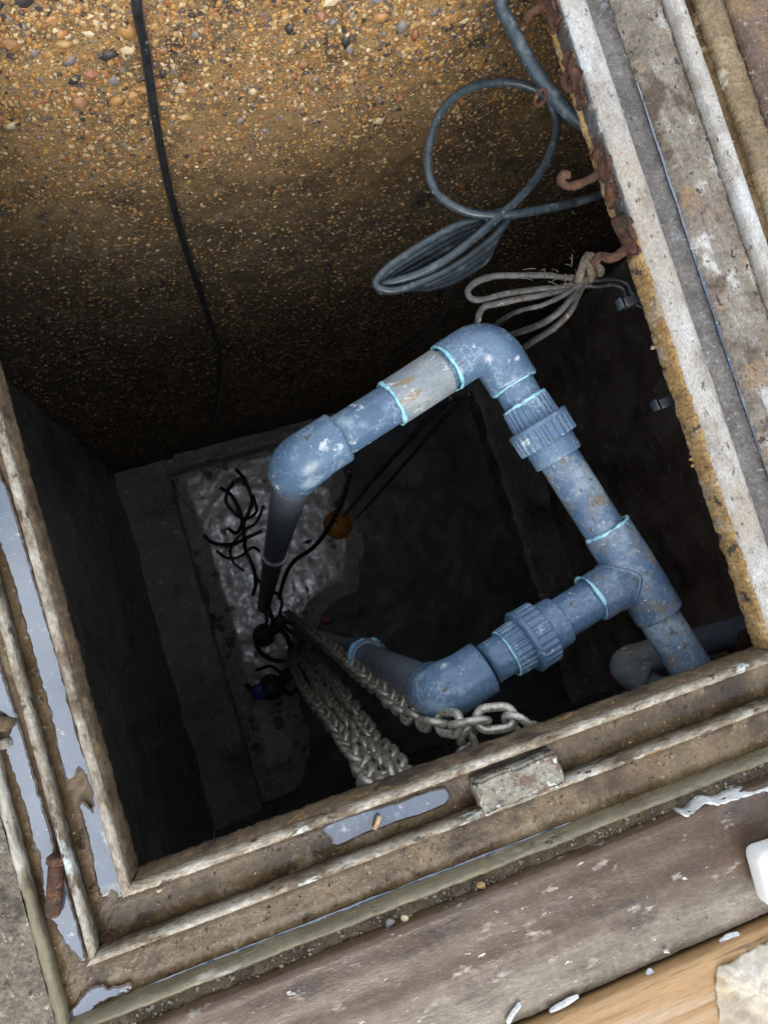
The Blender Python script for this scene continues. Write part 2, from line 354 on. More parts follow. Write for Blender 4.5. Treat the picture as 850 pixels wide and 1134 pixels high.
M['tray_grey'] = mat('dark_grey_channel', [(.28, (.06, .054, .05)), (.44, (.105, .097, .09)), (.6, (.155, .145, .136)), (.72, (.24, .235, .225))], 20, 9, .75, (.35, .7), bump=.7, bscale=120, bdist=.005, grain=.55,
                spots=[((.24, .27, .30), 16, .58, .67, .5), ((.36, .37, .37), 100, .63, .68)])
M['kerb'] = mat('greenish_metal_kerb', [(.28, (.09, .072, .042)), (.44, (.16, .14, .085)), (.58, (.225, .205, .135)), (.72, (.30, .29, .22))], 9, 9, .68, (.28, .6), bump=.35, bscale=110, bdist=.004, grain=.3,
                spots=[((.43, .42, .36), 6, .545, .60, .6), ((.085, .058, .032), 9, .5, .62, .8), ((.07, .055, .035), 80, .61, .66)], stretch=(1.2, .4, 1))
M['kerb_across'] = mat('greenish_metal_kerb_near', [(.28, (.09, .072, .042)), (.44, (.16, .14, .085)), (.58, (.225, .205, .135)), (.72, (.30, .29, .22))], 9, 9, .68, (.28, .6), bump=.35, bscale=110, bdist=.004, grain=.3,
                spots=[((.43, .42, .36), 6, .545, .60, .6), ((.085, .058, .032), 9, .5, .62, .8), ((.07, .055, .035), 80, .61, .66)], stretch=(.4, 1.2, 1))
M['ochre_strip'] = mat('ochre_painted_strip', [(.28, (.10, .066, .034)), (.45, (.18, .13, .07)), (.6, (.27, .215, .13)), (.72, (.37, .32, .22))], 9, 10, .75, (.6, .85), bump=.7, bscale=120, grain=.55,
                spots=[((.15, .11, .065), 7, .52, .68), ((.45, .42, .33), 11, .6, .67)])
M['rust_board'] = mat('rusty_brown_plate', [(.28, (.055, .032, .023)), (.45, (.10, .064, .048)), (.6, (.155, .105, .08)), (.72, (.22, .165, .13))], 16, 10, .75, (.6, .9), bump=1, bscale=100, bdist=.006, grain=.6,
                spots=[((.34, .3, .24), 60, .6, .66), ((.2, .13, .07), 7, .54, .66)])
M['timber'] = mat('brown_painted_timber', [(.28, (.040, .022, .012)), (.45, (.076, .045, .027)), (.6, (.104, .067, .042)), (.74, (.165, .122, .085))], 7, 9, .7, (.2, .6), bump=.5, bscale=50, bdist=.004, grain=.34,
                wear_shade=((.07, .05, .033), (.27, .232, .18), -.283, .010, .06, 'Y'),
                spots=[((.25, .205, .17), 4, .56, .74, .85), ((.045, .029, .022), 8, .55, .66, .3), ((.30, .26, .22), 26, .6, .68), ((.55, .54, .5), 55, .655, .69)], stretch=(.7, 1.7, 1, .02))
M['timber_worn'] = mat('weathered_timber_edge', [(.28, (.06, .043, .034)), (.44, (.135, .108, .09)), (.58, (.225, .195, .17)), (.72, (.34, .315, .29))], 10, 10, .76, (.6, .9), bump=.8, bscale=60, bdist=.005, grain=.55,
                spots=[((.06, .042, .032), 9, .51, .62), ((.55, .55, .53), 34, .62, .66)], stretch=(.7, 2.0, 1, .02))
M['pine'] = mat('pine_board', [(.28, (.22, .115, .042)), (.45, (.32, .19, .08)), (.6, (.38, .24, .11)), (.75, (.27, .155, .065))], 12, 8, .65, (.4, .65), bump=.3, bscale=60, bdist=.002, grain=.3,
                veins=[((.17, .09, .04), 9, .02)], spots=[((.42, .34, .24), 5, .54, .68), ((.14, .08, .04), 20, .6, .68)], stretch=(.2, 3.6, 1, .05))
M['ground'] = mat('gritty_ground_concrete', [(.28, (.07, .057, .04)), (.45, (.14, .118, .088)), (.58, (.21, .18, .135)), (.72, (.30, .265, .2))], 18, 10, .76, (.6, .9), bump=1, bscale=90, bdist=.008, grain=.6,
                spots=[((.42, .37, .28), 60, .6, .65), ((.05, .04, .03), 8, .53, .64), ((.06, .05, .04), 90, .6, .65)])
M['soil'] = mat('gritty_gap_soil', [(.28, (.09, .066, .038)), (.5, (.19, .148, .088)), (.7, (.31, .255, .165))], 35, 9, .75, (.6, .95), bump=1, bscale=140, bdist=.006,
                spots=[((.07, .055, .04), 12, .52, .63)])
M['white_plastic'] = mat('white_plastic', [(.3, (.74, .75, .73)), (.7, (.80, .81, .80))], 12, 3, .5, (.25, .4), bump=.03, grain=.04)
M['paint_white'] = mat('dried_white_paint', [(.3, (.5, .51, .5)), (.7, (.74, .76, .76))], 60, 7, .7, (.4, .6), bump=.8, bscale=120, grain=.3)
M['rag'] = mat('dusty_beige_rag', [(.28, (.30, .25, .18)), (.45, (.43, .38, .30)), (.7, (.55, .51, .43))], 12, 7, .6, (.6, .8), bump=.4, bscale=60, bdist=.004, grain=.2,
               spots=[((.40, .29, .15), 9, .53, .66)])
M['orange'] = mat('orange_plastic_cap', [(.3, (.55, .2, .04)), (.7, (.78, .33, .08))], 20, 5, .6, (.3, .5), bump=.1, grain=.2)
M['pink'] = mat('pink_wrapper', [(.3, (.5, .07, .12)), (.7, (.75, .3, .36))], 30, 4, .6, (.4, .6), bump=.2)
M['blue'] = mat('blue_plastic', [(.3, (.02, .05, .32)), (.7, (.05, .12, .5))], 30, 4, .6, (.3, .5), bump=.1)
M['pump'] = mat('slimy_pump_casing', [(.3, (.04, .042, .045)), (.7, (.11, .11, .108))], 15, 7, .7, (.2, .5), bump=.5,
                spots=[((.24, .2, .14), 12, .56, .66)])
M['wood_chip'] = mat('pale_wood_splinter', [(.3, (.42, .27, .12)), (.7, (.62, .45, .24))], 60, 4, .6, (.6, .8), bump=.2)

def water(name, c, scum, rough=(.01, .05), bump=.05, bscale=18):
    m = mat(name, [(.3, tuple(x * .6 for x in c)), (.7, c)], 9, 7, .65, rough, bump=bump, bscale=bscale, bdist=.004, ior=2.25, grain=.12,
            spots=[((.10, .072, .045), 10, .585, .68, .1), (scum, 150, .645, .68, .5), (scum, 9, .60, .74, .12), (scum, 45, .63, .67, .3)])
    return m
M['puddle'] = water('murky_rain_water', (.075, .115, .18), (.28, .30, .31))
M['puddle_brown'] = water('brown_rain_water', (.17, .165, .165), (.3, .29, .27))

# ------------------------------------------------------------------ the setting: chamber
ZF = -3.82; ZL = -3.65; YW = 1.305; XL, XR, YN = -0.33, 2.25, -0.9
WX0, WX1 = -0.36, 2.3

# far wall: exposed gravel concrete
def wall_depth(x, z):
    d = 0.012 * fbm((x, 0, z), 3.0, 4) + 0.004 * noise.noise(Vector((x * 30, 3, z * 30)))
    d += 0.018 if x < 0.02 + 0.012 * math.sin(z * 5) else 0.0      # shutter board step
    d += 0.008 if z < -1.25 + 0.01 * noise.noise(Vector((x * 9, 0, 0))) and x < 0.03 else 0
    return d
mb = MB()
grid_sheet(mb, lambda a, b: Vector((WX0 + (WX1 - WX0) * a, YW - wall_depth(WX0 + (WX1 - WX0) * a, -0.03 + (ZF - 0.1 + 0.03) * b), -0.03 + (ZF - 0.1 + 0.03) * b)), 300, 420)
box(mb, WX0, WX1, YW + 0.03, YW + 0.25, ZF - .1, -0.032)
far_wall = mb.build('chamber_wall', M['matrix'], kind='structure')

def ico(sub):
    bm = bmesh.new(); bmesh.ops.create_icosphere(bm, subdivisions=sub, radius=1.0)
    bm.verts.index_update()
    V = np.array([v.co[:] for v in bm.verts]); Fc = np.array([[v.index for v in f.verts] for f in bm.faces]); bm.free(); return V, Fc
ICO1, ICO1F = ico(1); ICO2, ICO2F = ico(2)
def stone_verts(V, s, flat=0.55, jit=0.3):
    k = rng.normal(size=(3, 3)) * 2.2; ph = rng.uniform(0, 6, 3)
    d = sum(np.sin(V @ k[i] + ph[i]) for i in range(3)) / 3
    W = V * (1 + jit * d)[:, None] * np.array([rng.uniform(.75, 1.25), flat, rng.uniform(.55, .95)])
    # a few planar chips
    for _ in range(5):
        n = rng.normal(size=3); n /= np.linalg.norm(n); h = W @ n; c = rng.uniform(.34, .62)
        W = W - np.outer(np.maximum(h - c, 0), n)
    return W * s
stone_mats = ['stone_orange', 'stone_amber', 'stone_brown', 'stone_cream', 'stone_brown', 'stone_brown', 'stone_black', 'stone_grey', 'stone_red', 'stone_brown']
stone_meshes = []
for k in range(30):
    me = bpy.data.meshes.new('pebble'); me.from_pydata([tuple(p) for p in stone_verts(ICO1, 1.0)], [], [tuple(int(i) for i in f) for f in ICO1F])
    me.polygons.foreach_set('use_smooth', [k % 3 != 0] * len(ICO1F))
    me.materials.append(M[stone_mats[k % len(stone_mats)]]); stone_meshes.append(me)
placed = []
def try_place(x, z, r):
    for (a, b, c) in placed:
        if (a - x) ** 2 + (b - z) ** 2 < (0.6 * (c + r)) ** 2: return False
    placed.append((x, z, r)); return True
n_p = 0; tries = 0
while n_p < 300 and tries < 40000:
    tries += 1
    x = random.uniform(0.02, 1.02)
    z = -0.05 - 0.5 * random.random() ** 2.0
    if fbm((x, 5, z), 6, 2) < -0.25: continue
    r = min(.024, (0.0092 + 0.016 * random.random() ** 1.8) * (1.1 if z > -.35 else .85))
    if not try_place(x, z, r): continue
    o = bpy.data.objects.new('pebble', stone_meshes[random.randrange(30)]); col.objects.link(o)
    o.parent = far_wall
    o.location = (x, YW - wall_depth(x, z) + r * .14, z)
    o.rotation_euler = (random.uniform(-.5, .5), random.uniform(0, 6.28), random.uniform(-.5, .5))
    o.scale = (r, r, r); n_p += 1
# the small gravel of the wall, too many to pick apart
Vs, Fs, off = [], [], 0
for k in range(44000):
    x = random.uniform(-.3, 1.9); u = random.random()
    z = -0.04 - 3.3 * u ** 1.8
    if k > 24000: z = -.04 - .6 * random.random() ** 1.8
    if x > 1.25 and z > -.4: continue
    if fbm((x, 9, z), 5, 2) < -0.45 + 0.3 * random.random() - .2: continue
    r = 0.0024 + (0.0062 if z > -.6 else .005) * random.random() ** 2.2
    if z < -.7: r *= 1.1
    W = stone_verts(ICO1, r) if r > .0055 else None
    if W is None:
        a, b, c = r * random.uniform(.7, 1.2), r * .55, r * random.uniform(.5, .9)
        W = np.array([(a, 0, 0), (-a * .8, 0, .1 * c), (0.15 * a, -b, 0), (0.1 * a, b, 0), (.1 * a, 0, c), (-.2 * a, 0, -c)]); Fq = np.array([(0, 2, 4), (2, 1, 4), (1, 3, 4), (3, 0, 4), (2, 0, 5), (1, 2, 5), (3, 1, 5), (0, 3, 5)])
    else: Fq = ICO1F
    th = random.uniform(0, 6.28); ca, sa = math.cos(th), math.sin(th)
    R = np.array([[ca, 0, sa], [0, 1, 0], [-sa, 0, ca]])
    W = W @ R.T + np.array([x, YW - wall_depth(x, z) - r * .1, z])
    Vs.append(W); Fs.append(Fq + off); off += len(W)
for k in range(6000):
    x = random.uniform(-.34, 2.0); z = -.7 - 2.7 * random.random()
    if x > 1.35 and z > -.8: continue
    r = random.uniform(.0025, .0075) * (1 if random.random() < .85 else 1.3)
    a, b, c = r * random.uniform(.7, 1.5), r * .4, r * random.uniform(.35, .7)
    W = np.array([(a, 0, 0), (-a * .8, 0, .1 * c), (0.15 * a, -b, 0), (0.1 * a, b, 0), (.1 * a, 0, c), (-.2 * a, 0, -c)])
    W = W + np.array([x, YW - wall_depth(x, z) - r * .05, z]); Vs.append(W); Fs.append(np.array([(0, 2, 4), (2, 1, 4), (1, 3, 4), (3, 0, 4), (2, 0, 5), (1, 2, 5), (3, 1, 5), (0, 3, 5)]) + off); off += 6
me = bpy.data.meshes.new('fine_gravel'); me.from_pydata(np.vstack(Vs).tolist(), [], [f for q in Fs for f in q.tolist()]); me.materials.append(M['stone'])
link('fine_gravel', me, far_wall, 'stuff')

def slab_sheet(p0, e1, e2, nrm, nu, nv, amp, sc):
    p0, e1, e2, nrm = map(Vector, (p0, e1, e2, nrm))
    def fn(a, b):
        p = p0 + e1 * a + e2 * b
        return p + nrm * amp * (fbm(p, sc, 4))
    return fn
# left, right and near chamber walls (each with its thickness behind)
mb = MB(); grid_sheet(mb, slab_sheet((XL, YN, -.2), (0, YW - YN, 0), (0, 0, ZF + .2), (1, 0, 0), 1, 1, .02, 3), 80, 110); box(mb, XL - .3, XL - .04, YN, YW, ZF - .1, -.2)
mb.build('chamber_wall', M['dark_conc'], kind='structure')
mb = MB(); grid_sheet(mb, slab_sheet((XR, YN, -.2), (0, YW - YN, 0), (0, 0, ZF + .2), (-1, 0, 0), 1, 1, .03, 3), 80, 110); box(mb, XR + .05, XR + .3, YN, YW, ZF - .1, -.2)
mb.build('chamber_wall', M['brown_conc'], kind='structure')
mb = MB(); grid_sheet(mb, slab_sheet((XL, YN, -.2), (XR - XL, 0, 0), (0, 0, ZF + .2), (0, 1, 0), 1, 1, .02, 3), 80, 110); box(mb, XL, XR, YN - .3, YN - .04, ZF - .1, -.2)
mb.build('chamber_wall', M['dark_conc'], kind='structure')
# floor with a ledge either side
mb = MB(); box(mb, XL - .3, XR + .3, YN - .3, YW + .25, ZF - .5, ZF - .12); mb.build('chamber_base', M['dark_conc'], kind='structure')
mb = MB(); grid_sheet(mb, lambda a, b: (lambda x, y: Vector((x, y, ZF + 0.02 * fbm((x, y, 0), 3, 4))))(-.2 + 2.3 * a, YN + (YW - YN) * b), 150, 140)
mb.build('chamber_floor', M['mud'], kind='structure')
def ledge(x0, x1, chamfer):
    mb = MB()
    prof = [(x0, ZF - .05), (x0, ZL), (x0 + .01, ZL + .006), ((x0 + x1) / 2, ZL), (x1 - .01, ZL + .006), (x1, ZL), (x1, ZF - .05)]
    def fn(a, b):
        k = a * 6; i = min(int(k), 5); f = k - i
        x = prof[i][0] * (1 - f) + prof[i + 1][0] * f; z = prof[i][1] * (1 - f) + prof[i + 1][1] * f
        y = YN + (YW - YN) * b
        d = 0.012 * fbm((x, y, z), 7, 3)
        return Vector((x + (d if a < .2 or a > .8 else 0), y, z + d * .6))
    grid_sheet(mb, fn, 24, 120)
    return mb.build('floor_ledge', M['dark_conc'], kind='structure')
ledge(-.37, -.035, .02); ledge(1.98, 2.3, .02)
# raised lip on the far side of the floor recess
mb = MB(); grid_sheet(mb, lambda a, b: (lambda x, t: Vector((x, 1.30 - .1 * min(t * 1.6, 1) + .01 * fbm((x, 0, t), 8, 2), ZL - .005 + .01 * fbm((x, 1, t), 8, 2) - (0.22 * max(0, t - .62) / .38))))(-.05 + 2.1 * a, b), 120, 10)
mb.build('floor_ledge', M['dark_conc'], kind='structure')

# bank of pale wet silt on the floor
silt_outline = [(188, 522), (262, 494), (330, 480), (376, 505), (388, 560), (402, 600), (396, 650), (372, 668), (352, 690), (332, 760), (344, 820), (312, 900), (284, 880), (262, 790), (236, 690), (212, 610)]
SP = catmull([at(a, b, z=ZF + .02) for a, b in silt_outline], 10, True)
def inside_soft(x, y):
    n = len(SP); ins = False; dm = 9
    for i in range(n):
        a, b = SP[i], SP[(i + 1) % n]
        if (a.y > y) != (b.y > y) and x < (b.x - a.x) * (y - a.y) / (b.y - a.y) + a.x: ins = not ins
        ab = b - a; t = max(0, min(1, ((x - a.x) * ab.x + (y - a.y) * ab.y) / (ab.x ** 2 + ab.y ** 2 + 1e-9)))
        dm = min(dm, math.hypot(a.x + ab.x * t - x, a.y + ab.y * t - y))
    return dm if ins else -dm
mb = MB(); gx0, gx1, gy0, gy1 = -.1, 1.1, -.88, 1.27; nu, nv = 110, 170
grid_sheet(mb, lambda a, b: (lambda x, y: Vector((x, y, ZF + max(-.09, min(.05, inside_soft(x, y) * .45 + .004 * fbm((x, y, 2), 9, 3))) + .0045 * fbm((x, y, 4), 10, 4))))(gx0 + (gx1 - gx0) * a, gy0 + (gy1 - gy0) * b), nu, nv)
mb.build('silt_bank', M['silt'], kind='structure')

# roof slab round the opening, set back under the frame
mb = MB()
box(mb, XL - .3, -.03, YN - .3, YW + .25, -.2, -.043); mb.build('roof_slab', M['brown_conc'], kind='structure')
mb = MB(); box(mb, 1.28, XR + .3, YN - .3, YW + .028, -.2, -.049); mb.build('roof_slab', M['dark_conc'], kind='structure')
mb = MB(); box(mb, -.028, 1.278, YN - .3, -.035, -.2, -.0445); mb.build('roof_slab', M['brown_conc'], kind='structure')

# ground round the frame, out to the horizon
GX0, GX1, GY0, GY1 = -.127, 1.62, -.47, 1.46
mb = MB()
def gsheet(x0, x1, y0, y1, nu, nv, amp=.004):
    grid_sheet(mb, lambda a, b: (lambda x, y: Vector((x, y, -.012 + amp * fbm((x, y, 0), 14, 4))))(x0 + (x1 - x0) * a, y0 + (y1 - y0) * b), nu, nv)
gsheet(-.9, GX0, -.9, 2.0, 110, 260); gsheet(GX0, 2.4, -.9, GY0, 160, 40); gsheet(GX1, 2.4, GY0, GY1, 40, 60); gsheet(GX0, 2.4, GY1, 2.0, 60, 20)
for (x0, x1, y0, y1) in ((-90, -.9, -90, 90), (2.4, 90, -90, 90), (-.9, 2.4, -90, -.9), (-.9, 2.4, 2.0, 90)):
    mb.add([(x0, y0, -.014), (x1, y0, -.014), (x1, y1, -.014), (x0, y1, -.014)], [(0, 1, 2, 3)])
mb.build('ground', M['ground'], kind='structure')
mb = MB(); grid_sheet(mb, lambda a, b: (lambda x, y: Vector((x, y, -.022 + .006 * fbm((x, y, 0), 40, 3))))(GX0 - .01 + 1.78 * a, -.48 + .345 * b), 260, 60)
mb.build('gap_soil', M['soil'], kind='structure')

# ------------------------------------------------------------------ the access frame
frame = thing('access_frame', 'weathered galvanised double-rail access cover frame set round the open pit', 'cover frame', (0.5, 0.6, -.07))
YT = 1.312; XB = 1.45
def part(name, side, prof, ref, a0, a1, m0, m1, material, amp=.0012, sc=40, n=160, seed=0, zamp=None):
    b = MB(); rail(b, side, a0, a1, prof, ref, n, amp, sc, m0, m1, seed, zamp); return b.build(name, M[material], frame)
lip_t = [(0, -.034), (0, -.004), (.004, .001), (.009, .001), (.013, -.003), (.013, -.034)]
lip_p = [(-.009, -.064), (-.0085, -.03), (-.0078, -.0025), (-.0062, .0002), (-.002, .0012), (.003, .0008), (.0052, -.001), (.006, -.0045), (.006, -.034)]
crust_p = [(-.0105, -.066), (-.0125, -.045), (-.0115, -.02), (-.0095, -.008), (-.007, -.008), (-.007, -.066)]
out_p = [(.056, -.034), (.056, -.004), (.0585, 0), (.063, .0006), (.0665, -.001), (.068, -.005), (.068, -.034)]
tray1_p = [(.0062, -.040), (.0062, -.031), (.02, -.033), (.035, -.0335), (.0558, -.030), (.0558, -.040)]
tray2_p = [(.0682, -.040), (.0682, -.030), (.085, -.031), (.10, -.031), (.1198, -.029), (.1198, -.040)]
kerb_p = [(.112, -.040), (.1125, -.012), (.116, -.0085), (.1215, -.009), (.1265, -.012), (.127, -.040)]
def scl(p, f, u0=.0): return [(u0 + (u - u0) * f, z) for u, z in p]
# left side
part('lip', 'L', lip_p, -.001, 0, YT, -1, 1, 'galv_brown', .00045, 60, 900, 1, .0004)
part('crust', 'L', crust_p, -.001, .012, YT - .01, 0, 0, 'brown_face', .0028, 70, 420, 2)
part('tray', 'L', [(u if u < .03 else u + .002, z) for u, z in tray1_p], -.001, 0, YT, -1, 1, 'tray_mud', 0, 40, 400, 3, .0014)
part('outer_rail', 'L', scl(out_p, 1, .0), .002, 0, YT, -1, 1, 'galv_brown', .00045, 60, 900, 4, .0004)
part('tray', 'L', [(.0682, -.042), (.0682, -.031), (.09, -.0325), (.10, -.0315), (.116, -.029), (.116, -.042)], .001, 0, YT, -1.17, 1, 'tray_mud', 0, 40, 400, 3, .0014)
part('kerb', 'L', kerb_p, .0, -.026, YT, -1, 1, 'kerb', .0014, 40, 300, 6)
# near side (bottom of the view)
lipB = [(u * 1.0, z) for u, z in lip_p]
part('lip', 'B', lipB, 0.001, 0, XB, -1, 0, 'galv_brown_across', .00045, 60, 1000, 11, .0004)
part('crust', 'B', crust_p, 0.001, .012, XB, 0, 0, 'brown_face', .0022, 70, 420, 12)
out_pB = [(u + .004, z) for u, z in out_p]
part('tray', 'B', [(u if u < .03 else u + .004, z - .0005) for u, z in tray1_p], 0.0, -.006, XB, -1, 0, 'tray_mud', 0, 40, 500, 3, .0014)
part('outer_rail', 'B', out_pB, 0, 0, XB, -1, 0, 'galv_brown_across', .00045, 60, 1000, 14, .0004)
tray2_pB = [(.0722, -.042), (.0722, -.031), (.09, -.0325), (.11, -.0315), (.1355, -.029), (.1355, -.042)]
kerb_pB = [(.131, -.042), (.1322, -.0300), (.1365, -.019), (.1405, -.0125), (.1455, -.0095), (.150, -.014), (.1505, -.042)]
part('tray', 'B', [(u, z - .0005) for u, z in tray2_pB], 0, -.008, XB, -.85, 0, 'tray_mud', 0, 40, 500, 3, .0014)
part('kerb', 'B', kerb_pB, 0, -.004, XB, -.85, 0, 'kerb_across', .0016, 30, 360, 16)
# far side, mostly beyond the view
part('lip', 'T', lip_t, YT, 0, XB, -1, 0, 'galv_brown', .0011, 60, 200, 21)
part('tray', 'T', tray1_p, YT, 0, XB, -1, 0, 'tray_mud', .0015, 40, 160, 22)
part('outer_rail', 'T', out_p, YT, 0, XB, -1, 0, 'galv_brown', .0012, 50, 200, 23)
part('tray', 'T', tray2_p, YT, 0, XB, -1, 0, 'tray_mud', .0015, 40, 160, 24)
part('kerb', 'T', kerb_p, YT, 0, XB, -1, 0, 'kerb', .0014, 40, 200, 25)
# right side: broad rail, grey channel, pale crusted shelf, second rail, dark channel
RX = 1.01
lipR = [(0, -.050), (.0, -.006), (.004, -.001), (.014, .003), (.028, .0045), (.038, .0025), (.0445, -.003), (.047, -.012), (.047, -.046)]
part('lip', 'R', lipR, RX, .0072, YT - .0072, 0, 0, 'galv', .0007, 45, 900, 31, .0005)
ochreR = [(-.0015, -.052), (-.0045, -.046), (-.006, -.03), (-.004, -.012), (-.0015, -.0055), (.003, -.0055), (.003, -.052)]
part('crust', 'R', ochreR, RX, .012, .735, 0, 0, 'ochre', .0032, 60, 420, 32)
plateR = [(-.002, -.040), (-.003, -.037), (-.003, -.008), (-.002, -.006), (.003, -.006), (.003, -.040)]
part('side_plate', 'R', plateR, RX, .737, YT - .01, 0, 0, 'steel_dark', .0008, 40, 200, 33)
part('crust', 'R', [(-.002, -.056), (-.006, -.052), (-.006, -.043), (-.003, -.0405), (.003, -.0405), (.003, -.056)], RX, .737, YT - .01, 0, 0, 'ochre', .003, 60, 260, 34)
part('tray', 'R', [(.0472, -.044), (.0472, -.032), (.06, -.033), (.085, -.033), (.1058, -.031), (.1058, -.044)], RX, .0072, YT - .0072, 0, 0, 'tray_grey', .0016, 40, 300, 35)
part('shelf', 'R', [(.106, -.044), (.106, -.0295), (.112, -.0255), (.121, -.0165), (.128, -.0155), (.137, -.022), (.155, -.0195), (.175, -.022), (.188, -.019), (.196, -.024), (.196, -.044)], RX, .0072, YT - .0072, 0, 0, 'tray_pale', .0035, 45, 420, 36, .003)
part('outer_rail', 'R', [(.1962, -.046), (.197, -.006), (.200, 0), (.211, .002), (.219, 0), (.2225, -.006), (.2225, -.046)], RX, .0072, YT - .0072, 0, 0, 'galv', .0007, 45, 900, 37, .0005)
part('tray', 'R', [(.2227, -.044), (.2227, -.026), (.235, -.028), (.254, -.024), (.254, -.044)], RX, .0072, YT - .0072, 0, 0, 'tray_mud', .002, 40, 240, 38)
part('kerb', 'R', [(.2542, -.046), (.2545, -.016), (.259, -.010), (.268, -.0085), (.28, -.007), (.292, -.0085), (.3005, -.011), (.303, -.016), (.303, -.046)], RX, .0072, YT - .0072, 0, 0, 'ochre_strip', .0028, 40, 600, 39)
# locating lug on the near outer rail
c = [at(522.6, 868.5, z=.004), at(619.4, 833.5, z=.004), at(629.7, 862, z=.004), at(531, 903.5, z=.004)]
cx = sum(c, Vector()) / 4; ex = ((c[1] - c[0]) + (c[2] - c[3])).normalized(); ey = Vector((-ex.y, ex.x, 0))
V, Fc = bevel_box((.130, .052, .040), .005, 3, .0028, 10, 3, 75)
mt = basis(ex, ey, Vector((0, 0, 1)), Vector((cx.x, cx.y - .001, -.0145)))
b = MB(); b.add([mt @ v for v in V], Fc)
M['lug'] = mat('pitted_pale_lug', [(.28, (.13, .12, .09)), (.5, (.24, .23, .18)), (.7, (.37, .375, .32))], 40, 8, .7, (.5, .8), bump=1, bscale=120, bdist=.005,
               spots=[((.15, .1, .075), 30, .52, .57, .85), ((.10, .085, .07), 75, .57, .61, .9), ((.6, .6, .58), 60, .6, .66)])
b.build('locating_lug', M['lug'], frame)
# a crumbled hole in the corner of the outer tray rail
b = MB(); p = at(120, 1040, z=-.028); lathe(b, p + Vector((0, 0, -.004)), (0, 0, 1), [(0, .010), (.004, .011), (.005, .009), (.002, .006)], 16); b.build('drain_hole', M['rust'], frame)

# ------------------------------------------------------------------ water lying in the frame
def sheet(name, px, z, material, label, cat, rough=.002, group=None, n=14):
    P = catmull([at(a, b, z=z) for a, b in px], n, True)
    P = [p + Vector((noise.noise(p * 120) + .7 * noise.noise(p * 330), noise.noise(p * 120 + Vector((4, 4, 4))) + .7 * noise.noise(p * 330 + Vector((4, 4, 4))), 0)) * rough for p in P]
    bm = bmesh.new(); vs = [bm.verts.new(p) for p in P]; f = bm.faces.new(vs)
    bmesh.ops.triangulate(bm, faces=[f])
    r = bmesh.ops.extrude_face_region(bm, geom=bm.faces[:])
    for v in [g for g in r['geom'] if isinstance(g, bmesh.types.BMVert)]: v.co.z -= .003
    bmesh.ops.recalc_face_normals(bm, faces=bm.faces)
    me = bpy.data.meshes.new(name); bm.to_mesh(me); bm.free(); me.materials.append(M[material])
    o = tag(link(name, me), label, cat, group)
    nP = len(P); area = sum(P[i - 1].x * P[i].y - P[i].x * P[i - 1].y for i in range(nP)); sg = 1 if area > 0 else -1; W = []
    for i in range(nP):
        t_ = P[(i + 1) % nP] - P[i - 1]; nn = Vector((t_.y, -t_.x, 0)).normalized() * sg
        W.append(P[i] + nn * (.0028 + .0016 * noise.noise(P[i] * 70)) - Vector((0, 0, .0007)))
    m2 = MB(); m2.add([p - Vector((0, 0, 0)) for p in P] + W, [(i, (i + 1) % nP, nP + (i + 1) % nP, nP + i) for i in range(nP)]); m2.build('wet_margin', M['wet_mud'], o)
    return o
sheet('puddle', [(0, 528), (11, 557), (24, 599), (40, 655), (63, 730), (86, 819), (111, 884), (134, 983), (122, 985), (111, 987), (100, 930), (90, 892), (104, 900), (102, 870), (88, 850), (74, 858), (57, 788), (40, 730), (20, 657), (0, 599), (-30, 540), (-30, 470)], -.0255, 'puddle',
      'long blue-grey puddle in the inner tray along the left lip', 'puddle')
sheet('puddle', [(-10, 715), (0, 742), (10, 775), (23, 815), (40, 875), (61, 945), (78, 1005), (92, 1058), (80, 1052), (66, 1030), (52, 1000), (46, 950), (38, 930), (28, 890), (14, 850), (8, 830), (14, 800), (0, 785), (-14, 770)], -.024, 'puddle',
      'narrow puddle in the outer left tray beside the rusty bolt', 'puddle')
sheet('puddle', [(359, 918), (385, 907), (414, 898), (440, 890), (468, 880), (492, 875), (492, 889), (450, 906), (407, 921), (373, 935), (369, 927)], -.0295, 'puddle',
      'short puddle in the inner tray of the near side, with a splinter in it', 'puddle', n=3)
sheet('puddle', [(77, 1127), (90, 1108), (108, 1093), (122, 1097), (142, 1090), (135, 1100), (110, 1110), (90, 1128)], -.026, 'puddle', 'small ragged puddle in the lower left corner of the outer tray', 'puddle', .003)
def strip(name, side, c0, c1, a0, a1, z, material, label):
    P = []; n = 160
    def wob(t, k): return .0016 * noise.noise(Vector((t * 22, k, 3))) + .0009 * noise.noise(Vector((t * 90, k, 1)))
    for i in range(n + 1):
        t = a0 + (a1 - a0) * i / n; f = math.sin(PI * i / n) ** .4; m_ = (c0 + c1) / 2
        P.append((m_ + (c0 - m_) * f + wob(t, 0) * f, m_ + (c1 - m_) * f + wob(t, 7) * f, t))
    V = []
    for a, b, t in P: V += [Vector((a, t, z)) if side == 'Y' else Vector((t, a, z)), Vector((b, t, z)) if side == 'Y' else Vector((t, b, z))]
    mb = MB(); mb.add(V + [v - Vector((0, 0, .003)) for v in V], [(2 * i, 2 * i + 1, 2 * i + 3, 2 * i + 2) for i in range(n)] + [(2 * (n + 1) + 2 * i, 2 * (n + 1) + 2 * i + 2, 2 * (n + 1) + 2 * i + 3, 2 * (n + 1) + 2 * i + 1) for i in range(n)])
    return tag(mb.build(name, M[material]), label, 'puddle')
strip('puddle', 'X', -.1338, -.1298, -.03, .62, -.0288, 'puddle', 'thin bright line of water along the near kerb')
strip('puddle', 'Y', 1.1125, 1.1185, .25, .98, -.0288, 'puddle', 'thin blue thread of water in the right channel beside the pale shelf')

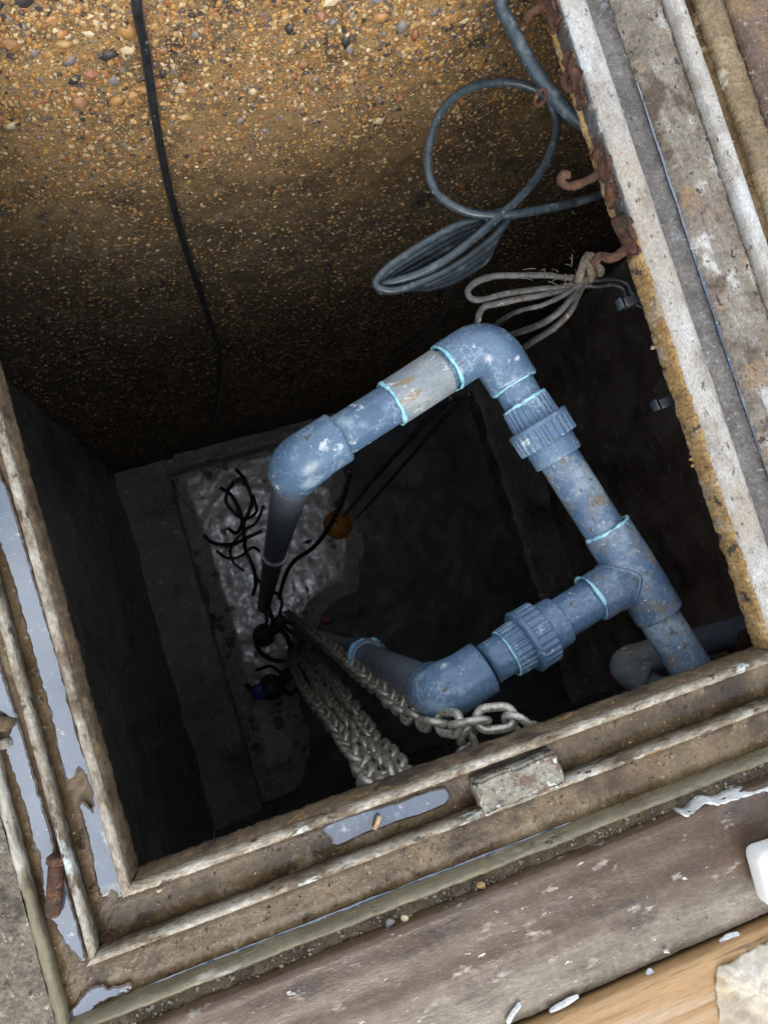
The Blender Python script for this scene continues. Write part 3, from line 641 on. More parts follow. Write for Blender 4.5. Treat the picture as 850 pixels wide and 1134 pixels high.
# ------------------------------------------------------------------ boards and loose things round the frame
# brown painted timber sleeper along the near kerb
t = thing('timber_sleeper', 'brown painted timber sleeper with worn grey front edge along the near kerb', 'timber', (.6, -.27, -.04))
def board(name, y0a, y1a, x0, x1, z0, z1, material, parent, nx=200, ny=12, amp=.0015, slope=0.0, seed=0):
    b = MB()
    prof = [(-y1, z) for (y1, z) in []]
    P = [(0, z0), (0, z1 - .003), (.003, z1)] + [(.003 + (y0a - y1a - .006) * i / ny, z1) for i in range(1, ny)] + [(y0a - y1a - .003, z1), (y0a - y1a, z1 - .004), (y0a - y1a, z0)]
    rail(b, 'B', x0, x1, P, y0a, nx, amp, 25, 0, 0, seed)
    o = b.build(name, M[material], parent)
    return o
b = MB()
P = [(0, -.05), (0, .002), (.003, .006)] + [(.003 + .09 * i / 12, .006 - .001 * math.sin(i)) for i in range(1, 13)] + [(.10, .0035), (.106, .0008), (.125, .0), (.145, .001), (.165, -.001), (.182, -.003), (.184, -.007), (.184, -.05)]
rail(b, 'B', -.14, 1.5, P, -.168, 420, .0011, 30, 0, 0, 41)
b.build('sleeper_body', M['timber'], t)
# pale pine board
t2 = MB(); P = [(0, -.03), (0, .009), (.003, .012)] + [(.003 + .2 * i / 10, .012) for i in range(1, 11)] + [(.206, .009), (.206, -.03)]
rail(t2, 'B', .40, 1.6, P, -.3585, 100, .0006, 12, 0, 0, 5)
tag(t2.build('pine_board', M['pine']), 'bare orange-brown pine board lying in the lower right corner', 'board')
# rusty plate beyond the right kerb
b = MB(); rail(b, 'R', -.1, 1.45, [(0, -.04), (0, -.006), (.004, 0)] + [(.004 + .22 * i / 12, .0) for i in range(1, 12)] + [(.23, -.006), (.23, -.04)], 1.3155, 220, .003, 25, 0, 0, 51)
tag(b.build('rusty_plate', M['rust_board']), 'rusty brown plate beyond the ochre strip in the upper right corner', 'plate')

# white plastic corner
V, Fc = bevel_box((.13, .085, .05), .014, 4)
A = at(826, 945, z=.06); mt = Matrix.Translation(Vector((.878 + .030, -.281, .037))) @ Matrix.Rotation(-.05, 4, 'Z') @ Matrix.Rotation(-.06, 4, 'Y')
t = thing('plastic_tub', 'white plastic tub with rounded corner on the worn timber edge', 'tub', (.92, -.283, .012))
b = MB(); b.add([mt @ v for v in V], Fc); b.build('tub_body', M['white_plastic'], t)
V, Fc = bevel_box((.1, .03, .012), .004, 2); mt = Matrix.Translation(Vector((.935, -.345, .0085))) @ Matrix.Rotation(.1, 4, 'Z')
b = MB(); b.add([mt @ v for v in V], Fc); b.build('tub_rim', M['white_plastic'], t)
# rag
o_l = [(795, 1078), (812, 1068), (830, 1056), (850, 1045), (880, 1040), (890, 1150), (850, 1160), (806, 1150), (797, 1112)]
P = [at(a, b, z=.02) for a, b in o_l]; cen = sum(P, Vector()) / len(P); OUT = catmull(P, 10, True)
mb = MB(); rings = 14; V = []
for k in range(rings + 1):
    for i, p in enumerate(OUT):
        f = k / rings; q = cen.lerp(p, f); e = .0035 * noise.noise(p * 90) * f
        q = q + (p - cen).normalized() * e
        q.z = .0165 + .012 * (1 - f ** 3) + .007 * fbm(q, 45, 3); V.append(q)
m = len(OUT)
Fc = [(k * m + i, k * m + (i + 1) % m, (k + 1) * m + (i + 1) % m, (k + 1) * m + i) for k in range(rings) for i in range(m)]
mb.add(V, Fc)
und = [v + Vector((0, 0, -.004)) for v in V[-m:]]; mb.add(V[-m:] + und, [(i, (i + 1) % m, m + (i + 1) % m, m + i) for i in range(m)])
mb.add(und, [tuple(range(m))])
tag(mb.build('rag', M['rag']), 'crumpled dusty beige rag on the pine board', 'rag')
# spilled white sealant
def blob(name, px, z, h, material, label, cat, n=5, rough=.002, group=None):
    P = catmull([at(a, b, z=z) for a, b in px], n, True); cen = sum(P, Vector()) / len(P); V = []; rings = 5; m = len(P)
    P = [p + Vector((noise.noise(p * 140), noise.noise(p * 140 + Vector((4, 4, 4))), 0)) * rough for p in P]
    # ridge: pull interior towards nearest mid-line by shrinking
    for k in range(rings + 1):
        f = k / rings
        for i, p in enumerate(P):
            opp = P[(-i) % m]; mid = (p + opp) / 2
            q = p.lerp(mid, f); q = Vector((q.x, q.y, z + h * math.sin(f * PI / 2) * (1 + .5 * noise.noise(q * 150)))); V.append(q)
    Fc = [(k * m + i, k * m + (i + 1) % m, (k + 1) * m + (i + 1) % m, (k + 1) * m + i) for k in range(rings) for i in range(m)]
    mb = MB(); mb.add(V, Fc)
    D = [p - Vector((0, 0, .014 if name == 'sealant_smear' else .002)) for p in P]; mb.add(P + D, [(i, (i + 1) % m, m + (i + 1) % m, m + i) for i in range(m)] + [tuple(range(m, 2 * m))])
    return tag(mb.build(name, M[material]), label, cat, group)
blob('sealant_smear', [(750, 898), (762, 896), (775, 882), (790, 884), (815, 874), (835, 871), (860, 862), (880, 858), (880, 870), (856, 876), (838, 879), (818, 883), (800, 890), (790, 893), (772, 891), (757, 905)], -.004, .013, 'paint_white', 'long white sealant smear on the kerb gap beside the timber', 'sealant')
chips = [([(557, 1134), (566, 1118), (575, 1105), (579, 1110), (570, 1125), (563, 1140)], 'white paint streak at the lower end of the worn timber edge'),
         ([(604, 1122), (618, 1110), (640, 1098), (645, 1101), (628, 1115), (608, 1126)], 'thin white paint splash lying across the timber and the pine edge'),
         ([(713, 1078), (719, 1071), (725, 1076), (719, 1083)], 'round white paint drop near the middle of the timber edge'),
         ([(793, 1042), (805, 1033), (818, 1029), (822, 1034), (808, 1042), (797, 1047)], 'white paint blotch under the plastic tub'),
         ([(733, 1052), (740, 1050), (741, 1056), (734, 1056)], 'small white paint fleck above the round drop')]
for px, lb in chips:
    c0 = (sum(p[0] for p in px) / len(px), sum(p[1] for p in px) / len(px)); px = [(c0[0] + (a - c0[0]) * .78, c0[1] + (b - c0[1]) * .7) for a, b in px]
    blob('paint_splash', px, .0035, .003, 'paint_white', lb, 'paint', 4, .0012, 'white paint splashes on the timber')
# bolt
p0, p1 = at(63, 957, z=-.012), at(59, 1012, z=-.015); ax = (p1 - p0); Lb = ax.length
t = thing('rusty_bolt', 'short rusty brown bolt lying in the outer left tray', 'bolt', tuple((p0 + p1) / 2 + Vector((0, 0, -.012))))
b = MB(); lathe(b, p0, ax, [(0, .0085), (.002, .0105), (Lb * .8, .0105), (Lb, .0095), (Lb + .003, .007)], 20); b.build('shank', M['rust'], t)
b = MB(); lathe(b, p0 - ax.normalized() * .012, ax, [(0, .011), (.002, .0135), (.010, .0135), (.0118, .012)], 6, smooth=False); b.build('head', M['rust'], t)
# splinter, leaf scraps and loose clods
def scrap(name, pts, r, material, label, cat, group=None, seg=8):
    b = MB(); tube(b, catmull(pts, 4), r, seg, jit=.3); return tag(b.build(name, M[material]), label, cat, group)
scrap('wood_splinter', [at(415, 918, z=-.024), at(418, 910, z=-.021), at(420, 904, z=-.024)], .0035, 'wood_chip', 'small orange wood splinter in the short near puddle', 'splinter')
def clod(name, px, py, z, r, material, label, cat, group=None, sub=2):
    V = stone_verts(ICO2, r, .7, .35); b = MB(); p = at(px, py, z=z); b.add([tuple(v + np.array(p)) for v in V], [tuple(int(i) for i in f) for f in ICO2F])
    return tag(b.build(name, M[material]), label, cat, group)
clod('mud_clod', 4, 800, -.018, .016, 'brown_face', 'pebbly mud clod in the outer left tray at the picture edge', 'clod')
clod('mud_clod', 6, 822, -.02, .011, 'tray_pale', 'smaller grey clod touching the pebbly mud clod', 'clod')
clod('mud_clod', 74, 952, -.02, .009, 'galv', 'pale crusty lump at the head of the rusty bolt', 'clod')
clod('mud_clod', 432, 1022, -.012, .010, 'stone_grey', 'dark lump on the near kerb gap', 'clod')
clod('pebble_chip', 448, 1016, -.010, .0065, 'stone_cream', 'cream chip in the near kerb gap beside the dark lump', 'stone chip')
clod('pebble_chip', 533, 981, -.010, .0075, 'stone_amber', 'amber chip on the near kerb gap under the lug', 'stone chip')
clod('pebble_chip', 255, 948, -.026, .0055, 'stone_cream', 'cream chip in the near tray left of the short puddle', 'stone chip')
clod('pebble_chip', 176, 985, -.026, .005, 'stone_cream', 'cream chip in the near tray by the lip corner', 'stone chip')
# fine grit scattered in trays and the gap
Vs, Fs, off = [], [], 0
OCT = np.array([(1, 0, 0), (-.8, 0, .1), (.1, 1, 0), (0, -.9, 0), (.1, 0, .8), (-.1, .1, -.7)]); OCTF = np.array([(0, 2, 4), (2, 1, 4), (1, 3, 4), (3, 0, 4), (2, 0, 5), (1, 2, 5), (3, 1, 5), (0, 3, 5)])
def grit(x0, x1, y0, y1, z, n, r0, r1):
    global off
    for _ in range(n):
        x, y = random.uniform(x0, x1), random.uniform(y0, y1)
        if fbm((x, y, 0), 14, 2) < random.uniform(-.6, .3): continue
        r = r0 + (r1 - r0) * random.random() ** 3
        R = np.array(Matrix.Rotation(random.uniform(0, 6.28), 3, 'Z'))
        W = (OCT * (r * random.uniform(.6, 1.3), r * random.uniform(.6, 1), r * .7)) @ R.T + np.array([x, y, z])
        Vs.append(W); Fs.append(OCTF + off); off += 6
grit(0, 1.3, -.058, -.008, -.0315, 700, .0008, .0032); grit(-.05, 1.3, -.118, -.074, -.0312, 700, .0008, .003)
grit(-.12, 1.3, -.168, -.150, -.016, 1400, .001, .0045); grit(-.055, -.035, -.05, .9, -.0315, 250, .0008, .003)
grit(-.11, -.08, -.1, .6, -.03, 160, .001, .003); grit(1.06, 1.10, .02, 1.2, -.031, 350, .0008, .0025); grit(1.102, 1.2, .02, 1.2, -.018, 500, .0008, .003)
grit(1.235, 1.262, .02, 1.2, -.025, 260, .0008, .003); grit(1.32, 1.5, .3, 1.2, .001, 260, .0008, .003)
grit(-.45, -.13, -.5, .6, -.011, 1300, .001, .005); grit(0, 1.2, -.35, -.18, .002, 120, .0006, .002)
me = bpy.data.meshes.new('grit'); me.from_pydata(np.vstack(Vs).tolist(), [], [f for q in Fs for f in q.tolist()]); me.materials.append(M['grit'])
link('grit', me, None, 'stuff')

# ------------------------------------------------------------------ pipework
ZP = -.20; R_P = .0375
def pp(x, y): return at(x, y, z=ZP)
E1, E2, TE, E3 = pp(328, 515), pp(539, 378), pp(699.5, 636), pp(490, 768)
pw = thing('pipework', 'blue-grey plastic pump pipework loop with elbows, unions and a tee', 'pipework', tuple(E2))
d12 = (E2 - E1).normalized(); d2t = (TE - E2).normalized(); dt3 = (E3 - TE).normalized()
DN = Vector((0, 0, -1))
C1 = at(304, 613, depth=2.7); dd1 = (C1 - E1).normalized()
C3 = at(404, 726, depth=2.22); dd3 = (C3 - E3).normalized()
def pipe(a, b, material='pvc', r=R_P, n=14):
    mb = MB(); tube(mb, [a.lerp(b, i / n) for i in range(n + 1)], r, 36); return mb.build('pipe', M[material], pw)
def bead(p, d, r=R_P + .0025, w=.0042, name='cement_bead', m_='bead'):
    mb = MB(); u = d.orthogonal().normalized(); v = d.cross(u)
    P = [p + (u * math.cos(a) + v * math.sin(a)) * r + d * .0015 * noise.noise(Vector((math.cos(a) * 3, math.sin(a) * 3, p.x * 9))) for a in [2 * PI * k / 48 for k in range(48)]]
    rad = [w * max(.25, .72 + .85 * noise.noise(q * 42) + .4 * noise.noise(q * 110)) for q in P]
    tube(mb, P, rad, 8, True); return mb.build(name, M[m_], pw)
def elbow(c, din, dout, ls_in, ls_out, bend=.045, r=.0475, material='pvc', name='elbow'):
    """din: direction of travel into the corner, dout: out of it; sockets ls_* long from the corner"""
    mb = MB(); pts = []; rad = []
    a = c - din * ls_in; b = c + dout * ls_out
    s0 = c - din * bend; s1 = c + dout * bend
    for k in range(5): pts.append(a.lerp(s0, k / 5)); rad.append(r)
    n = 14
    for k in range(n + 1):
        t = k / n; pts.append(s0 * (1 - t) ** 2 + c * 2 * t * (1 - t) + s1 * t * t); rad.append(r + .0025 * math.sin(t * PI))
    for k in range(1, 6): pts.append(s1.lerp(b, k / 5)); rad.append(r)
    # rounded mouths
    P = [a + din * 0.0] + pts[1:-1] + [b]; rad[0] = r
    P = [a - din * .0001] + P; rd = [R_P - .001] + rad
    P = P + [b + dout * .0001]; rd = rd + [R_P - .001]
    tube(mb, P, rd, 44); return mb.build(name, M[material], pw)
# elbow over the drop on the left, run up to the upper elbow
elbow(E1, -d12, dd1, .088, .062, .05, .0468)
g0, g1 = pp(434, 447), pp(490, 412)
pipe(E1 + d12 * .08, g0 + d12 * .02)
mb = MB(); Lc = (g1 - g0).length
lathe(mb, g0, d12, [(0, R_P), (.0005, .0415), (.003, .0425), (Lc - .003, .0432), (Lc, .0425), (Lc + .0005, R_P)], 44); mb.build('coupler', M['pvc_grey'], pw)
bead(g0 - d12 * .001, d12, R_P + .003, .0045); bead(E1 + d12 * .0885, d12, R_P + .004, .0022, m_='pvc')
pipe(g1 - d12 * .02, E2 - d12 * .05)
e2s = (pp(494, 409) - E2).length; e2o = (pp(566.5, 427) - E2).length
elbow(E2, d12, d2t, e2s - .004, e2o, .052, .0465)
bead(pp(499, 405.5) - d12 * .008, d12, R_P + .0055, .0048); bead(pp(497, 407) - d12 * .016, d12, R_P + .003, .003, m_='pvc')
bead(E2 + d2t * e2o, d2t, R_P + .0045, .0038)
# the leg: union, long pipe, tee
def union(base, d, Lb, material='pvc'):
    """ribbed body, flange, ribbed nut and plain collar; base = start of the ribbed body, d = axis"""
    mb = MB(); lathe(mb, base, d, [(0, R_P), (.0004, .0425), (.004, .0445, 1), (Lb, .0465, 1), (Lb + .0004, .0465)], 0 or 40, 26, .0022, smooth=False)
    un = mb.build('union', M[material], pw)
    mb = MB(); f0 = base + d * (Lb - .002)
    lathe(mb, f0, d, [(0, .046), (.0003, .0555), (.003, .0585), (.0095, .0585), (.0105, .0572, 1), (.0125, .0568, 1), (.042, .0565, 1), (.044, .0552, 1), (.0443, .044)], 40, 26, .0024, smooth=False)
    mb.build('union_nut', M[material], un)
    mb = MB(); c0 = f0 + d * .042
    lathe(mb, c0, d, [(0, .046), (.001, .0463), (.034, .0455), (.0365, .0445), (.0368, R_P)], 44); mb.build('union_collar', M[material], un)
    return un
u0 = pp(580, 446); union(u0, d2t, .043)
pipe(E2 + d2t * .05, u0 + d2t * .02); bead(u0 - d2t * .0005, d2t, R_P + .004, .0036)
t0 = pp(671, 586); pipe(u0 + d2t * .09, TE - d2t * .03, 'pvc_dirty'); bead(t0 + d2t * .0005, d2t, R_P + .004, .0036)
t1 = pp(729.6, 680.6); tb = pp(655, 662)
mb = MB()
l0 = (t0 - TE).length; l1 = (t1 - TE).length; lb = (tb - TE).length
lathe(mb, t0, d2t, [(0, R_P), (.0005, .0437), (.003, .0452), (l0 - .047, .0452), (l0 - .043, .0462), (l0 + .043, .0462), (l0 + .047, .0452), (l0 + l1 - .003, .0452), (l0 + l1, .0437), (l0 + l1 + .0005, R_P)], 48)
tee = mb.build('tee', M['pvc_dirty'], pw)
mb = MB(); lathe(mb, TE, dt3, [(.0, .0452), (.046, .0452), (.05, .046), (.052, .0445), (lb - .003, .0445), (lb, .043), (lb + .0005, R_P)], 48); mb.build('tee_branch', M['pvc_dirty'], tee)
# saddle ridge round the branch
u = Vector((0, 0, 1)); mb = MB(); P = []
for k in range(40):
    a = 2 * PI * k / 40; s = .0445 * math.cos(a); zz = .0445 * math.sin(a); reach = math.sqrt(max(0, .0458 ** 2 - zz ** 2))
    P.append(TE + d2t * s + u * zz + dt3 * (reach + .001))
tube(mb, P, .0024, 8, True); mb.build('saddle_seam', M['pvc_dirty'], tee)
end = pp(815, 822); pipe(TE + d2t * .03, end, 'pvc_dirty')
# branch back to the lower elbow
pipe(TE + dt3 * .04, pp(540, 736), 'pvc'); bead(tb + dt3 * .0005, dt3, R_P + .004, .0038)
u2 = pp(561, 723.5); union(u2, -dt3, .036); bead(u2 + dt3 * .0005, dt3, R_P + .004, .0026)
e3s = (pp(535.6, 740) - E3).length
elbow(E3, dt3, dd3, e3s, .085, .05, .0475)
bead(E3 + dd3 * .086, dd3, R_P + .0045, .003)
pipe(E3 + dd3 * .07, C3 - dd3 * .02, 'pvc_dark')
mb = MB(); lathe(mb, C3 - dd3 * .07, dd3, [(0, R_P), (.0005, .046), (.004, .0535), (.016, .0535), (.02, .046), (.2, .047), (.21, .04)], 44)
fl = mb.build('flange', M['pvc_dark'], pw); bead(C3 - dd3 * .063, dd3, .052, .0075, 'flange_ring', 'ring_blue'); bead(C3 - dd3 * .078, dd3, .0415, .003, 'flange_ring', 'ring_blue')
P2b = at(330, 700, depth=4.45); pipe(C3, P2b, 'pvc_dark')
# drop on the left
pipe(E1 + dd1 * .05, C1, 'pvc_dark')
mb = MB(); lathe(mb, C1 - dd1 * .02, dd1, [(0, R_P), (.0005, .047), (.006, .0495), (.03, .0495), (.034, .045), (.2, .045), (.205, .04)], 44); mb.build('socket', M['pvc_dark'], pw)
bead(C1 - dd1 * .021, dd1, .045, .0062, 'socket_ring', 'ring_pale')
P1b = at(292, 672, depth=4.5); pipe(C1, P1b, 'pvc_dark')

# darker outlet pipe low under the near lip
ZO = -.66
q0, q1, q2 = at(862, 686, z=ZO), at(686, 737, z=ZO), at(745, 772, z=ZO + .05)
ow = thing('outlet_pipe', 'dark dirty outlet pipe with elbow under the near lip', 'pipe', tuple(q1))
pw_keep = pw; pw = ow
da = (q1 - q0).normalized(); db = (q2 - q1).normalized()
pipe(q0 - da * .6, q1 - da * .03, 'pvc_dark', .036); pipe(q1 + db * .02, q2 + db * .35, 'pvc_dark', .029)
elbow(q1, da, db, .10, .062, .045, .041, 'pvc_grey'); bead(q1 + db * .063, db, .033, .004, 'socket_ring', 'ring_pale')
mb = MB(); lathe(mb, at(822, 704, z=ZO) - da * .045, da, [(0, .037), (.004, .041), (.05, .042), (.08, .0405), (.085, .037)], 40); mb.build('rusty_clamp', M['rust'], ow)
pw = pw_keep

# ------------------------------------------------------------------ chains
def link_mesh(Lo=.066, Wd=.046, rw=.0075):
    R = (Wd - 2 * rw) / 2; h = (Lo - 2 * rw) / 2 - R; P = []
    for k in range(9): a = -PI / 2 + PI * k / 8; P.append(Vector((h + R * math.cos(a), R * math.sin(a), 0)))
    for k in range(9): a = PI / 2 + PI * k / 8; P.append(Vector((-h + R * math.cos(a), R * math.sin(a), 0)))
    mb = MB(); tube(mb, P, rw, 9, True); return mb.mesh('link', M['chain'])
LINKS = [link_mesh(.075, .050, .0074), link_mesh(.076, .051, .0070)]
PITCH = .075 - 4 * .0072
def chain(pts, label, sway=.002, a0=.6, maxn=110, group='galvanised chains hanging in the pit'):
    P = catmull(pts, 40); t = thing('chain', label, 'chain', tuple(P[0]), group); base = P[0]
    acc = 0; i = 0; out = [P[0]]
    for a, b in zip(P, P[1:]):
        seg = (b - a).length
        while acc + seg >= PITCH:
            f = (PITCH - acc) / seg; a = a.lerp(b, f); out.append(a); seg = (b - a).length; acc = 0
        acc += seg
    for k in range(min(maxn, len(out) - 1)):
        a, b = out[k], out[k + 1]; d = (b - a).normalized(); ref = Vector((.31, .95, .02)); u = (ref - d * ref.dot(d)).normalized(); v = d.cross(u)
        ang = a0 + (PI / 2 if k % 2 else 0) + random.uniform(-.3, .3)
        y = u * math.cos(ang) + v * math.sin(ang); z = d.cross(y)
        o = bpy.data.objects.new('link', LINKS[k % 2]); col.objects.link(o); o.parent = t
        c = (a + b) / 2 + Vector((random.uniform(-sway, sway), random.uniform(-sway, sway), 0)) - base
        o.matrix_local = basis(d, y, z, c)
    return t
za = -.15
CA = [at(600, 830, z=-.135), at(574, 800, z=-.105), at(552, 793, z=-.11), at(516, 802, z=-.135), at(484, 800, z=-.2), at(455, 790, z=-.34)]
tipA = at(318, 678, depth=4.6)
topA = CA[-1]
CA += [topA.lerp(tipA, f) + Vector((0, 0, -.05 * math.sin(f * PI))) for f in (.08, .18, .3, .45, .6, .8, 1)]
chain(CA, 'single chain looping over from the near lip and running down beside the pipe', a0=.2)
chain([at(520, 806, z=-.15), at(519, 815, z=-.19), at(517, 828, z=-.235), at(520, 845, z=-.3)], 'short tail of chain links hanging below the top loop of the single chain', a0=.9)
tipB = at(326, 722, depth=4.4)
for k, (px, py, lb, a0) in enumerate([(418, 880, 'hanging chain on the outer left of the three-strand bundle', .3), (438, 872, 'middle hanging chain of the three-strand bundle', 1.1), (455, 866, 'hanging chain on the right of the three-strand bundle', .7)]):
    top = at(px, py, z=-.13 - .015 * k); tip = tipB + Vector((.05 * (k - 1), .03 * (k - 1), 0))
    chain([top.lerp(tip, f) + Vector((.006 * math.sin(f * 9 + k * 2), .006 * math.cos(f * 7 + k), 0)) for f in [i / 10 for i in range(11)]], lb, .003, a0)

# ------------------------------------------------------------------ cables
def cable(name, pts, r, material, label, group=None, seg=12, n=8, jit=.06, cat='cable', parent=None):
    mb = MB(); tube(mb, catmull(pts, n), r, seg, jit=jit)
    o = mb.build(name, M[material], parent)
    return o if parent else tag(o, label, cat, group)
yc = YW - .035
cable('cable', [Vector((.352, 1.262, .006)), at(152, 10, y=1.252)] + [at(a, b, y=yc) for a, b in [(160, 50), (166, 90), (172, 130), (181, 180), (190, 220), (201, 260), (215, 305), (229, 345), (241, 380), (245, 405), (244, 425), (241, 447), (236, 470)]],
      .0088, 'cable', 'black cable hanging alone down the gravel wall from the top edge')
cable('cable', [Vector((1.02, 1.34, .012)), Vector((1.022, 1.27, .012)), Vector((1.02, 1.235, -.03)), at(555, -2, z=-.09), at(566, 30, z=-.10), at(585, 67, z=-.10), at(607, 100, z=-.10), at(628, 124, z=-.10), at(650, 141, z=-.10), at(690, 165, z=-.10)],
      .0128, 'cable_blue', 'thickest grey cable crossing the upper right corner of the pit to the hooks')
def lp(z, *pts): return [at(a, b, z=z + dz) for a, b, *r in pts for dz in [r[0] if r else 0]]
coil = thing('cable_coil', 'slate-coloured cable coil with one big round loop hung below the thick cable', 'cable coil', tuple(at(540, 200, z=-.3)))
zc = -.26
cable('loop', lp(zc, (720, 200), (690, 209), (664, 216), (630, 226), (600, 232), (565, 238), (530, 238), (503, 229), (482, 212), (474, 188), (475, 160), (484, 131), (502, 108), (527, 95), (555, 91), (582, 95), (602, 106), (614, 126), (615, 150), (606, 176), (592, 200), (572, 222), (548, 244), (520, 268), (490, 290, -.01), (462, 304, -.02), (437, 312, -.03), (420, 316, -.04), (424, 322, -.05), (450, 318, -.06)), .0084, 'cable_blue', '', parent=coil)
for k in range(4):
    o1 = k * 7.5; zz = zc - .02 - .02 * k
    cable('loop', lp(zz, (560 - k * 8, 232 + k * 5), (536 - k * 3, 241 + k * 4), (505 - k * 2, 250 + o1), (470, 269 + o1 * .9), (436 + k, 291 + o1 * .7), (419 + k * 3, 307 + o1 * .4), (417 + k * 4, 317), (432 + k * 4, 322 - o1 * .3), (455 + k * 2, 317 + o1 * .1), (490, 302 + o1 * .6), (520, 283 + o1 * .8), (546 - k * 2, 262 + o1), (563 - k * 6, 242 + o1)), .0072, 'cable_blue', '', parent=coil)
mb = MB(); q = at(535, 243, z=zc - .01); qd = (at(560, 226, z=zc) - at(500, 262, z=zc)).normalized()
u = Vector((0, 0, 1)); v = qd.cross(u)
tube(mb, [q + (u * math.cos(a) * .03 + v * math.sin(a) * .022) - u * .02 for a in [2 * PI * i / 20 for i in range(20)]], .004, 8, True); mb.build('tie', M['cable'], coil)
c2 = thing('cable_coil', 'muddy grey cable bundle knotted with rope to the rusty hook bracket', 'cable coil', tuple(at(649, 296, z=-.12)))
zb = -.14
cable('loop', lp(zb, (651, 303), (633, 308), (605, 305), (575, 305), (548, 306), (528, 312), (518, 322), (522, 331), (535, 332), (558, 326), (590, 321), (625, 318), (650, 310)), .0056, 'cable_grey', '', parent=c2, jit=.2)
cable('loop', lp(zb, (528, 362, -.05), (530, 349, -.02), (536, 340), (552, 336), (575, 331), (600, 327), (632, 320), (652, 306)), .0056, 'cable_grey', '', parent=c2, jit=.2)
cable('loop', lp(zb - .01, (650, 308), (640, 318), (624, 340), (604, 356, -.02), (580, 366, -.08), (556, 374, -.14), (530, 384, -.2)), .006, 'cable_grey', '', parent=c2, jit=.2)
cable('loop', lp(zb - .02, (652, 308), (642, 322), (630, 346), (612, 364, -.02), (590, 378, -.07), (574, 390, -.13), (550, 412, -.2)), .006, 'cable_grey', '', parent=c2, jit=.2)
cable('loop', lp(zb + .005, (650, 306), (625, 326), (600, 338), (575, 344, -.03), (556, 354, -.1), (540, 368, -.18)), .0042, 'cable_grey', '', parent=c2, jit=.3)
cable('tail', lp(zb - .02, (650, 312), (662, 310), (680, 309), (694, 314), (702, 326), (730, 330)), .0045, 'cable', '', parent=c2)
cable('tail', lp(zb - .03, (648, 316), (662, 317), (678, 315), (690, 320), (696, 332), (730, 350)), .0045, 'cable', '', parent=c2)
for k in range(3):
    q = at(645 + 7 * k, 299 - 3 * k, z=zb + .006); mb = MB(); th = .9 + .5 * k
    e1 = Vector((math.cos(th), math.sin(th), .1)).normalized(); e2 = Vector((-math.sin(th) * .4, math.cos(th) * .4, .9)).normalized()
    tube(mb, [q + e1 * (.022 - .003 * k) * math.cos(a) + e2 * .015 * math.sin(a) + Vector((0, 0, .002 * math.sin(3 * a))) for a in [2 * PI * i / 24 for i in range(24)]], .0075, 9, True, jit=.3); mb.build('knot', M['rope'], c2)
mb = MB()
for k in range(34):
    q = at(random.gauss(630, 22), random.gauss(308, 9), z=zb + .006); dv = Vector((random.gauss(0, 1), random.gauss(0, 1), random.gauss(0, .4))).normalized() * random.uniform(.008, .026)
    tube(mb, catmull([q, q + dv * .5 + Vector((0, 0, .003)), q + dv], 3), .0007, 4)
mb.build('fraying', M['rope'], c2, 'stuff')
cable('cable', [at(a, b, z=-.45 - .3 * i) for i, (a, b) in enumerate([(502, 300), (498, 320), (494, 345), (472, 368), (448, 384), (430, 402)])], .012, 'cable', 'dark cable dropping behind the slate coil into the gloom')
cable('cable', [at(500, 440, z=-.9), at(470, 468, z=-1.2), at(438, 503, z=-1.6), at(405, 540, z=-2.2), at(380, 572, z=-2.9)], .010, 'cable', 'thin dark cable slanting down behind the grey coupler')
cable('cable', [at(520, 436, z=-.9), at(492, 462, z=-1.2), at(455, 505, z=-1.7), at(420, 545, z=-2.3), at(392, 575, z=-3.0)], .008, 'cable', 'second thin dark cable slanting down nearer the upper elbow')
cable('cable', [at(386, 522, depth=2.6), at(384, 535, depth=2.9), at(377, 558, depth=3.3), at(364, 584, depth=3.6), at(347, 606, depth=3.9), at(325, 622, depth=4.2), at(315, 640, depth=4.4), at(309, 662, depth=4.6)], .012, 'cable', 'black cable curving past the orange cap to the floor')
# cables slumped on the floor
def fl_c(pts, lb, r=.011):
    cable('cable', [at(a, b, z=ZF + .09 + .03 * math.sin(i)) for i, (a, b) in enumerate(pts)], r, 'cable', lb, 'black cables slumped on the pit floor')
fl_c([(226, 593), (234, 600), (247, 603), (260, 602), (272, 596), (290, 588)], 'black cable curling out to the left on the wet floor')
fl_c([(262, 520), (270, 530), (277, 545), (279, 556), (275, 568), (270, 580), (270, 596)], 'black cable running up the wet floor towards the far wall')
fl_c([(272, 596), (271, 606), (276, 618), (281, 630), (283, 645), (280, 660)], 'black cable from the tangle down to the pump')
fl_c([(244, 540), (256, 548), (264, 562), (268, 578), (262, 590), (252, 585)], 'looped black cable in the middle of the tangle')
fl_c([(258, 534), (250, 552), (258, 566), (272, 574), (284, 566), (280, 548)], 'topmost looped black cable of the tangle', .009)
fl_c([(292, 560), (284, 578), (270, 588), (256, 606), (258, 622), (270, 632)], 'thin black cable sagging from the drop pipe through the bright wet patch', .008)
fl_c([(240, 610), (252, 618), (266, 616), (280, 606), (290, 612)], 'thin black cable lying just below the cable that curls out left', .008)
fl_c([(284, 640), (292, 652), (288, 668), (296, 684), (290, 700)], 'thin black cable at the foot of the drop pipe', .009)
fl_c([(300, 652), (312, 664), (310, 684), (322, 700), (340, 706)], 'thin black cable passing under the end of the single chain', .009)
fl_c([(284, 742), (300, 738), (314, 746), (326, 742), (332, 752)], 'short black cable between the lower pump and the chain bundle', .010)

